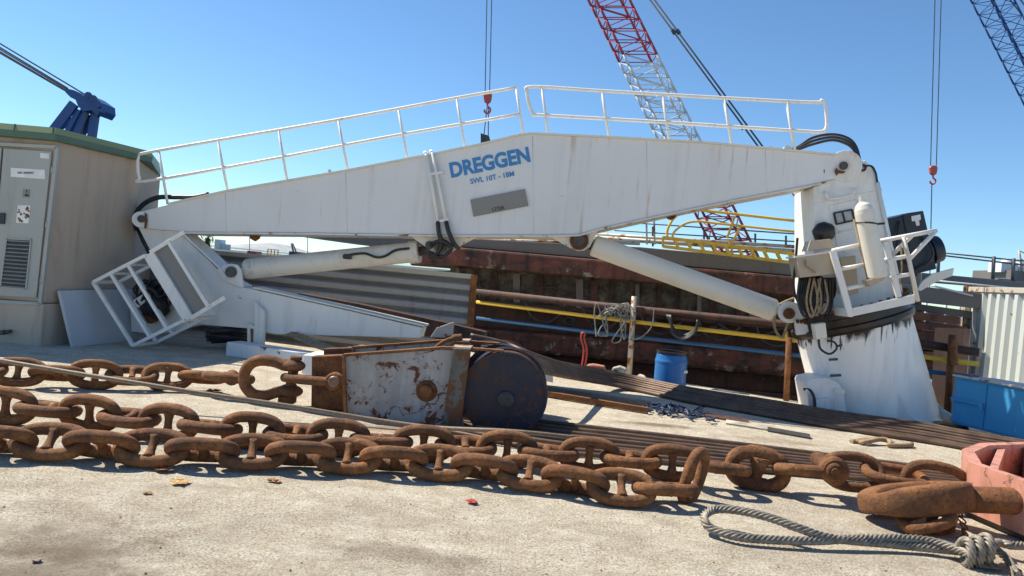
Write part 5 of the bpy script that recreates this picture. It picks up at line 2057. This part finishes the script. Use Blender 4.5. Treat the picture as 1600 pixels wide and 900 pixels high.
    a, b = G(352, 556, 0), G(520, 582, 0)
    tt = (b - a).normalized()
    sd = V((-tt.y, tt.x, 0))
    mb.prism([a, b, b + sd * .32, a + sd * .32], V((0, 0, .22)))
    tag(mb.build('painted_timber', M['flaky'], bevel=.015), 'thick timber beam with flaking white paint under the jib leg', 'timber')
    mb = MB()
    mb.prism([PY(474, 554, 9.9), PY(518, 556, 9.7), PY(512, 592, 9.7), PY(470, 584, 9.9)], V((.05, .5, 0)))
    tag(mb.build('white_crate', M['tower_white'], bevel=.015), 'small bright white box behind the brown block lug', 'box')
    rnd = random.Random(9)
    for k in range(7):
        mb = MB()
        x, y = 322 + rnd.random() * 14, 518 + 4 * (k % 3) + 5 * (k // 3)
        z = .08 + .10 * (2 - k // 3)
        p = PY(x, y, 12.0 + .05 * k)
        q = PY(395 + rnd.random() * 10, y + rnd.uniform(-2, 8), 12.4 + .05 * k)
        mb.tube([p, p.lerp(q, .5) + V((0, 0, rnd.uniform(-.02, .03))), q], .06, 10)
        tag(mb.build('rubber_hose', M['black']), 'thick black hose length in the pile under the crane jib', 'hose', 'black hoses piled under the jib')
    for k in range(5):
        mb = MB()
        pts = [PY(432 + 10 * k, 512 + 3 * k, 12.2 - .1 * k), PY(455 + 12 * k, 525 + 3 * k, 11.9 - .1 * k), PY(490 + 12 * k, 540 + 2 * k, 11.4 - .08 * k), PY(530 + 8 * k, 550 - 2 * k, 10.9), PY(580, 552 - 2 * k, 10.6)]
        mb.tube(catmull(pts, 6), .03, 8)
        tag(mb.build('mooring_rope', M['rope_tan']), 'tan rope lying slack under the jib behind the painted timber', 'rope', 'tan ropes under the jib')
    # brown standing plate and grey gangway right of the pedestal
    mb = MB()
    mb.prism([PY(1461, 512, 12.6), PY(1516, 514, 12.4), PY(1505, 665, 12.0), PY(1452, 660, 12.2)], V((.05, .06, 0)))
    tag(mb.build('rusty_plate', mat_paint('brown_steel_plate', (.085, .045, .027), dirt_amt=.5, rust_amt=.3)), 'tall brown rusty steel plate standing between the pedestal and the container', 'steel plate')
    mb = MB()
    for k in range(7):
        x0, y0 = 1418 + 3 * (k % 3), 486 + 15 * k
        mb.prism([PY(x0, y0, 14.6), PY(1500 + 6 * (k % 2), y0 + 9, 14.1), PY(1500 + 6 * (k % 2), y0 + 21, 14.1), PY(x0, y0 + 12, 14.6)], V((.05, .9, 0)))
    tag(mb.build('steel_stack', M['hull_dark']), 'dark stack of rusty steel plates behind the brown plate, right of the pedestal', 'steel stack')
    SF = Frame((5.0, 15.5), (9.5, 14.2))
    T = SF.at
    root = thing('grey_gangway', T(1470, 455, .5), 'grey steel ramp with beams above the brown plate, right of the crane platform', 'gangway')
    mb = MB()
    for (a, b, c_, d_, dd) in (((1400, 442), (1620, 470), (1620, 492), (1400, 468), 0.0), ((1400, 470), (1620, 500), (1620, 512), (1400, 480), .3), ((1440, 426), (1660, 446), (1660, 458), (1440, 440), 1.4)):
        mb.prism([T(*p, dd) for p in (a, b, c_, d_)], SF.w * .3)
    mb.build('deck_beam', M['grey_steel'], root, bevel=.01)
    mb = MB()
    for (a, b) in (((1455, 438), (1600, 452)), ((1455, 446), (1520, 462))):
        mb.tube([T(*a, -.1), T(*b, -.1)], .02, 6)
    mb.bar(T(1462, 488, .4), T(1442, 512, .4), .05, .05)
    mb.build('handrail', M['board'], root)
    mb = MB()
    for x in (1467, 1553, 1584):
        mb.tube([T(x, 392 + (x - 1467) * .1, 1.5), T(x - 2, 440, 1.5)], .035, 6)
    for (a, b) in (((1463, 394), (1640, 412)), ((1463, 398), (1640, 419))):
        mb.tube([T(*a, 1.5), T(*b, 1.5)], .018, 6)
    mb.build('wire_rail', M['cable'], root)


def lattice(mb_by, p0, p1, side, dep, n, pick):
    """four chords with zigzag bracing on all four faces"""
    ax = (p1 - p0)
    off = [side * -.5 + dep * -.5, side * .5 + dep * -.5, side * .5 + dep * .5, side * -.5 + dep * .5]
    for k in range(n):
        a, b = p0 + ax * (k / n), p0 + ax * ((k + 1) / n)
        mb = mb_by[pick((k + .5) / n)]
        for j in range(4):
            mb.tube([a + off[j], b + off[j]], side.length * .040, 6)
            j2 = (j + 1) % 4
            if k % 2 == 0:
                mb.tube([a + off[j], b + off[j2]], side.length * .018, 5)
            else:
                mb.tube([a + off[j2], b + off[j]], side.length * .018, 5)
            mb.tube([a + off[j], a + off[j2]], side.length * .018, 5)


def build_far():
    # red and white lattice boom
    Y = 60
    b0, b1 = PY(1144, 385, Y), PY(925, -52, Y)
    b0 = b0 + (b0 - b1) * .06
    root = thing('lattice_crane', V((b0.x, b0.y, 0)), 'tall red and white lattice boom crane rising behind the white boom', 'crane')
    side = CX * (51 / F * Y)
    dep = V((0, 1, 0)) * 2.2
    mbs = {'r': MB(), 'w': MB(), 'l': MB()}

    def pick(f):
        p = b0 + (b1 - b0) * f
        # photo row of that point
        d = p - C0
        y = 450 - F * d.dot(CY) / d.dot(FW)
        return 'l' if y > 300 else ('w' if y > 98 else 'r')
    lattice(mbs, b0, b1, side, dep, 26, pick)
    mbs['l'].build('boom_section', M['crane_red'], root)
    mbs['w'].build('boom_section', M['crane_white'], root)
    mbs['r'].build('boom_section', M['crane_red'], root)
    mb = MB()
    for o in (0, 7):
        mb.tube([PY(1004 + o, -16, Y), PY(1184 + o, 228, Y), PY(1290 + o, 372, Y)], .07, 6)
        for x, y in ((1050 + o, 46), (1157 + o, 195)):
            mb.tube([PY(x, y, Y), PY(x + 5, y + 7, Y)], .16, 6)
    mb.build('pendant_line', M['cable'], root)
    # blue lattice boom, top right
    b0, b1 = PY(1660, 215, Y), PY(1530, -40, Y)
    root = thing('lattice_crane', V((b0.x + 14, b0.y, 0)), 'dark blue lattice boom crane at the top right edge of the sky', 'crane')
    mbs = {'b': MB()}
    low = b0 + (b0 - b1) * 1.0
    lattice(mbs, low, b1, CX * (33 / F * Y) + CY * .25, V((0, 2.0, 0)), 28, lambda f: 'b')
    mbs['b'].build('boom_section', M['crane_blue'], root)
    mb = MB()
    for o in (0, 16, 24):
        mb.tube([PY(1548 + o, -40, Y), PY(1640 + o, 80, Y), PY(1800, 290, Y)], .05, 5)
    mb.build('pendant_line', M['cable'], root)
    # hooks hanging from cranes outside the picture
    def hook(name, label, cols, xb, yb, s, Y, slings):
        p = PY(xb, yb, Y)
        root = thing(name, p, label, 'crane hook', 'crane hooks hanging in the sky')
        k = Y / F
        mb = MB()
        for (xt, xe) in cols:
            mb.tube([PY(xt, -120, Y), PY(xe, yb - 8 * s, Y)], .75 * k, 5)
        mb.build('hoist_cable', M['cable'], root)
        mb = MB()
        u, z = CX * k, CY * k
        mb.prism([p + u * a * s + z * b * s - V((0, 3 * k, 0)) for a, b in ((-5, 8), (5, 8), (7, 4), (5.5, -6), (2, -9), (-2, -9), (-5.5, -6), (-7, 4))], V((0, 6 * k, 0)))
        mb.build('block_housing', M['hook_red'], root, bevel=.05)
        mb = MB()
        mb.tube(catmull([p + u * a * s + z * b * s for a, b in ((0, -8), (0, -13), (4, -17), (3, -22), (-1, -24), (-5, -21), (-5, -18))], 4), 1.5 * k * s, 8)
        mb.build('hook', M['hook_red'], root)
        mb = MB()
        for pts in slings:
            mb.tube([PY(x, y, Y) for x, y in pts], .8 * k, 5)
        mb.build('sling', M['cable'], root)
        return root
    r = hook('hook_block', 'red hook block on thin cables above the lettered boom with dark slings', ((771, 765), (763, 758)), 762, 153, 1.0, 26, [[(761, 168), (756, 212)], [(763, 168), (763, 212)]])
    k = 26 / F
    mb = MB()
    mb.prism([PY(*p, 26) for p in [(751, 208), (764, 212), (766, 219), (751, 222)]], V((0, .4, 0)))
    mb.build('lifting_clamp', M['dark_metal'], r)
    hook('hook_block', 'small bright red hook block hanging right of the crane tower', ((1464, 1454), (1474, 1463)), 1458, 266, .9, 30, [[(1456, 286), (1452, 470)]])
    # dark blue crane head beyond the kiosk
    Y = 34
    root = thing('harbour_crane', PY(120, 215, Y), 'dark blue crane head with slack luffing ropes beyond the kiosk roof', 'crane')

    cnt = [0]

    def pr(mb, pts, d=1.2):
        cnt[0] += 1
        mb.prism([PY(x, y, Y + .09 * cnt[0]) for x, y in pts], V((0, d + .05 * cnt[0], 0)))
    mb = MB()
    for k, (a, b, wd) in enumerate((((70, 222), (116, 162), .42), ((96, 224), (124, 172), .22), ((116, 226), (134, 170), .34), ((140, 240), (149, 176), .34), ((120, 222), (144, 182), .26), ((92, 200), (124, 182), .2), ((104, 212), (128, 196), .2))):
        mb.bar(PY(*a, Y + .25 + .12 * k), PY(*b, Y + .25 + .12 * k), wd, .16 + .02 * k, V((0, 1, 0)))
        if k in (0, 3):
            mb.bar(PY(*a, Y + 1.5), PY(*b, Y + 1.5), wd * .8, .16, V((0, 1, 0)))
    mb.build('frame_leg', M['crane_blue'], root)
    mb = MB()
    pr(mb, [(104, 138), (116, 141), (130, 149), (140, 148), (157, 160), (158, 172), (152, 180), (142, 172), (130, 174), (122, 166), (118, 156), (110, 152), (102, 144)], 1.2)
    mb.bar(PY(150, 170, Y), PY(163, 175, Y), .25, .12)
    for (x, y) in ((138, 149), (146, 154), (152, 162)):
        mb.cyl(PY(x, y, Y - .2), PY(x, y, Y + 1.3), .16, n=14)
    mb.build('sheave_head', M['crane_blue'], root)
    mb = MB()
    for (a, b, d) in (((-40, 44), (135, 149), 0), ((-40, 50), (106, 138), .0), ((-40, 53), (105, 140), .3), ((-40, 57), (104, 142), .6), ((-40, 60), (104, 143), .9), ((140, 172), (124, 212), .4)):
        mb.tube([PY(*a, Y + d), PY(*b, Y + d)], .035, 5)
    mb.build('luffing_rope', M['cable'], root)
    # palms and low buildings far left
    for i, (x, y, yt, Y, s) in enumerate(((306, 396, 369, 130, 1.0), (325, 398, 371, 120, 1.0))):
        b, t = PY(x, y + 12, Y), PY(x, yt, Y)
        b.z = 0
        root = thing('palm_tree', b, ['ragged palm tree further left, beyond the jib neck', 'round headed palm tree nearer the white tower block'][i], 'palm tree', 'palm trees beyond the yard')
        mb = MB()
        mb.tube([b, b.lerp(t, .5) + V((.15, 0, 0)), t], [.28, .22, .2], 8)
        mb.build('trunk', M['bark'], root)
        mb = MB()
        rnd = random.Random(20 + i)
        for k in range(60):
            an = rnd.random() * 6.28
            el = rnd.uniform(-.9, 1.3) if i == 0 else rnd.uniform(-1.5, .9)
            ln = rnd.uniform(1.1, 1.9) * (1 if i == 0 else .8)
            d = V((math.cos(an) * math.cos(el), math.sin(an) * math.cos(el), math.sin(el)))
            sidev = d.cross(V((0, 0, 1))).normalized() * .12
            p1_, p2_ = t + d * ln * .55 + V((0, 0, .05)), t + d * ln - V((0, 0, .5 * ln * (1 - max(0, el) * .3)))
            mb.add([t - sidev * .4, t + sidev * .4, p1_ + sidev, p1_ - sidev, p2_], [[0, 1, 2, 3], [3, 2, 4]])
        mb.build('crown', M['palm'], root)
    rnd = random.Random(31)
    for i, (x0, x1, yt, Y, lb) in enumerate(((282, 305, 376, 100, 'dark rounded bush beside the jib neck, left of the palms'), (306, 338, 386, 100, 'low dark bush below the two palm trees'), (208, 226, 384, 80, 'dark bush in the gap between the kiosk and the jib'))):
        mb = MB()
        c0 = PY((x0 + x1) / 2, 402, Y)
        for k in range(420):
            fx_ = rnd.uniform(-1, 1)
            px = (x0 + x1) / 2 + fx_ * (x1 - x0) / 2
            top = yt + (405 - yt) * (fx_ * fx_ * .8) + rnd.uniform(-2, 2)
            p = PY(px, rnd.uniform(top, 408), Y + rnd.uniform(-1.5, 1.5))
            d = V((rnd.uniform(-1, 1), rnd.uniform(-1, 1), rnd.uniform(-1, 1))) * .35
            e = V((rnd.uniform(-1, 1), rnd.uniform(-1, 1), rnd.uniform(-1, 1))) * .3
            mb.add([p, p + d, p + d + e, p + e], [[0, 1, 2, 3]])
        tag(mb.build('bush', M['bush']), lb, 'bush')
    mb = MB()
    a = PY(339, 374, 300)
    b = PY(347, 374, 300)
    mb.box(a.x, b.x, 298, 304, 0, a.z)
    mb.box(b.x, b.x + 2.2, 299, 304, 0, a.z * .6)
    tag(mb.build('tower_block', M['tower_white']), 'narrow white tower block in front of the far hill', 'building')
    mb = MB()
    a, b = PY(391, 392, 110), PY(405, 392, 110)
    mb.box(a.x, b.x, 108.8, 111.2, a.z - 2.0, a.z)
    mb.box(a.x + .1, b.x - .1, 109, 111, 0, a.z - 2.0)
    tag(mb.build('red_container', M['crane_red']), 'small red container on the quay below the far hill', 'container')
    mb = MB()
    a, b = PY(422, 395, 100), PY(438, 393, 100)
    mb.box(a.x, b.x, 99, 101, 0, a.z - .3)
    for k in range(4):
        x = a.x + (b.x - a.x) * k / 3
        mb.box(x - .06, x + .06, 99, 99.12, a.z - .3, a.z + .5)
    mb.box(a.x, b.x, 99, 99.12, a.z + .42, a.z + .5)
    tag(mb.build('yellow_platform', M['yellow']), 'small yellow railed platform below the far hill', 'platform')
    mb = MB()
    p, q = PY(463, 397, 150), PY(455, 380, 150)
    p.z = 0
    mb.tube([p, q], .18, 6)
    mb.tube([p + V((.8, 0, 0)), q + V((.3, 0, 0))], .15, 6)
    mb.box(p.x - 1.2, p.x + 1.4, 149, 151, 0, 1.8)
    tag(mb.build('small_crane', M['cable']), 'tiny grey derrick against the far hill', 'crane')
    for (x, yt, lb) in ((390, 366, 'thin light mast above the small red container'), (481, 366, 'thin light mast just left of the grey barge bow')):
        p, q = PY(x, 402, 120), PY(x, yt, 120)
        p.z = 0
        mb = MB()
        mb.tube([p, q, q + V((0, 0, 3))], .07, 6)
        tag(mb.build('light_mast', M['crane_white']), lb, 'mast')
    # dark work boat in the basin, seen between the tower and the container
    Y = 27
    root = thing('work_boat', PY(1490, 540, Y), 'dark work boat with white trim seen between the crane tower and the container', 'boat')
    k = Y / F
    mb = MB()
    mb.prism([PY(*p, Y) for p in [(1400, 512), (1560, 524), (1555, 600), (1410, 590)]], V((0, 4, 0)))
    mb.build('hull', M['hull_dark'], root, bevel=.06)
    mb = MB()
    mb.prism([PY(*p, Y + .8) for p in [(1425, 482), (1530, 490), (1530, 524), (1425, 514)]], V((0, 2.5, 0)))
    mb.build('cabin', M['grey_steel'], root, bevel=.04)
    mb = MB()
    mb.prism([PY(*p, Y + .7) for p in [(1436, 481), (1515, 488), (1515, 492), (1436, 485)]], V((0, .2, 0)))
    mb.build('white_trim', M['crane_white'], root)
    for x in (1447, 1478, 1500):
        mb = MB()
        mb.tube([PY(x, 470, Y + .3), PY(x - 1, 515, Y + .3)], .05, 6)
        mb.build('stanchion', M['board'], root)
    # white ship behind the container
    Y = 70
    root = thing('moored_ship', PY(1600, 440, Y), 'white ship superstructure with mast behind the container', 'ship')
    mb = MB()
    a = PY(1565, 424, Y)
    b = PY(1680, 424, Y)
    z0, z1 = 0, PY(1600, 424, Y).z
    mb.box(a.x + 1.0, b.x, Y, Y + 6, z0, z1)
    mb.box(a.x - .6, b.x, Y - .5, Y, z1 - 1.2, z1 - .9)
    mb.build('deckhouse', M['hull_grey'], root)
    mb = MB()
    mb.box(a.x + .6, a.x + 2.2, Y + 1, Y + 3, z1 - .2, z1 + .8)
    mb.blob(V((a.x + 1.4, Y + 1.5, z1 + .5)), V((.6, 0, 0)), V((0, .6, 0)), V((0, 0, .7)))
    mb.box(a.x + 2.4, b.x, Y + 1, Y + 5, z1, z1 + .9)
    mb.build('wheelhouse', M['crane_white'], root)
    mb = MB()
    c = V((a.x + 2.6, Y + 1, z1))
    mb.tube([c, c + V((-.5, 0, 2.0))], .1, 6)
    mb.tube([c + V((-.5, 0, 2.0)), c + V((1.8, 0, 1.2))], .07, 6)
    mb.tube([c + V((-.2, 0, 1.2)), c + V((1.2, 0, .4))], .06, 6)
    mb.build('mast', M['post_rust'], root)


# ------------------------------------------------------------------ small things on the apron
def build_small():
    rnd = random.Random(11)

    def crumple(p, r, seed, flat=.4):
        rr = random.Random(seed)
        mb = MB()
        for k in range(5):
            c = p + V((rr.uniform(-1, 1), rr.uniform(-1, 1), 0)) * r * .5
            n = 7
            vs = [c + V((math.cos(a * .9) * r * rr.uniform(.4, 1), math.sin(a * .9) * r * rr.uniform(.3, .8), rr.uniform(.05, 1) * r * flat)) for a in range(n)]
            vs.append(c + V((0, 0, r * flat * rr.uniform(.2, 1))))
            mb.add(vs, [[i, (i + 1) % n, n] for i in range(n)])
        return mb
    for (x, y, r, mt, lb, cat) in ((262, 737, .07, 'leaf', 'dry brown leaf lying just in front of the near chain', 'leaf'), (278, 754, .075, 'sponge', 'yellowish foam scrap on the concrete in front of the near chain', 'scrap'),
                                   (232, 771, .035, 'leaf', 'small dark leaf left of the foam scrap', 'leaf'), (740, 786, .05, 'red_stand', 'small crumpled red scrap on the open concrete', 'scrap'),
                                   (252, 610, .09, 'leaf', 'curled rust flake between the far and middle chains', 'rust flake'), (335, 613, .09, 'leaf', 'curled rust flake left of the bow shackle', 'rust flake'),
                                   (905, 735, .06, 'leaf', 'brown leaf between the middle and near chains', 'leaf'), (60, 878, .03, 'rope', 'dark bit of grit in the lower left corner', 'scrap'),
                                   (430, 752, .05, 'leaf', 'flattened brown leaf under the near chain', 'leaf'), (1540, 888, .09, 'wood', 'broken timber scrap below the sling knot', 'timber')):
        tag(crumple(G(x, y, .004), r, int(x)).build('leaf' if cat == 'leaf' else 'scrap', M[mt]), lb, cat)


build_setting()
build_kiosk()
build_crane()
build_chains()
build_blocks()
build_ropes()
build_pink()
build_back()
build_far()
build_small()
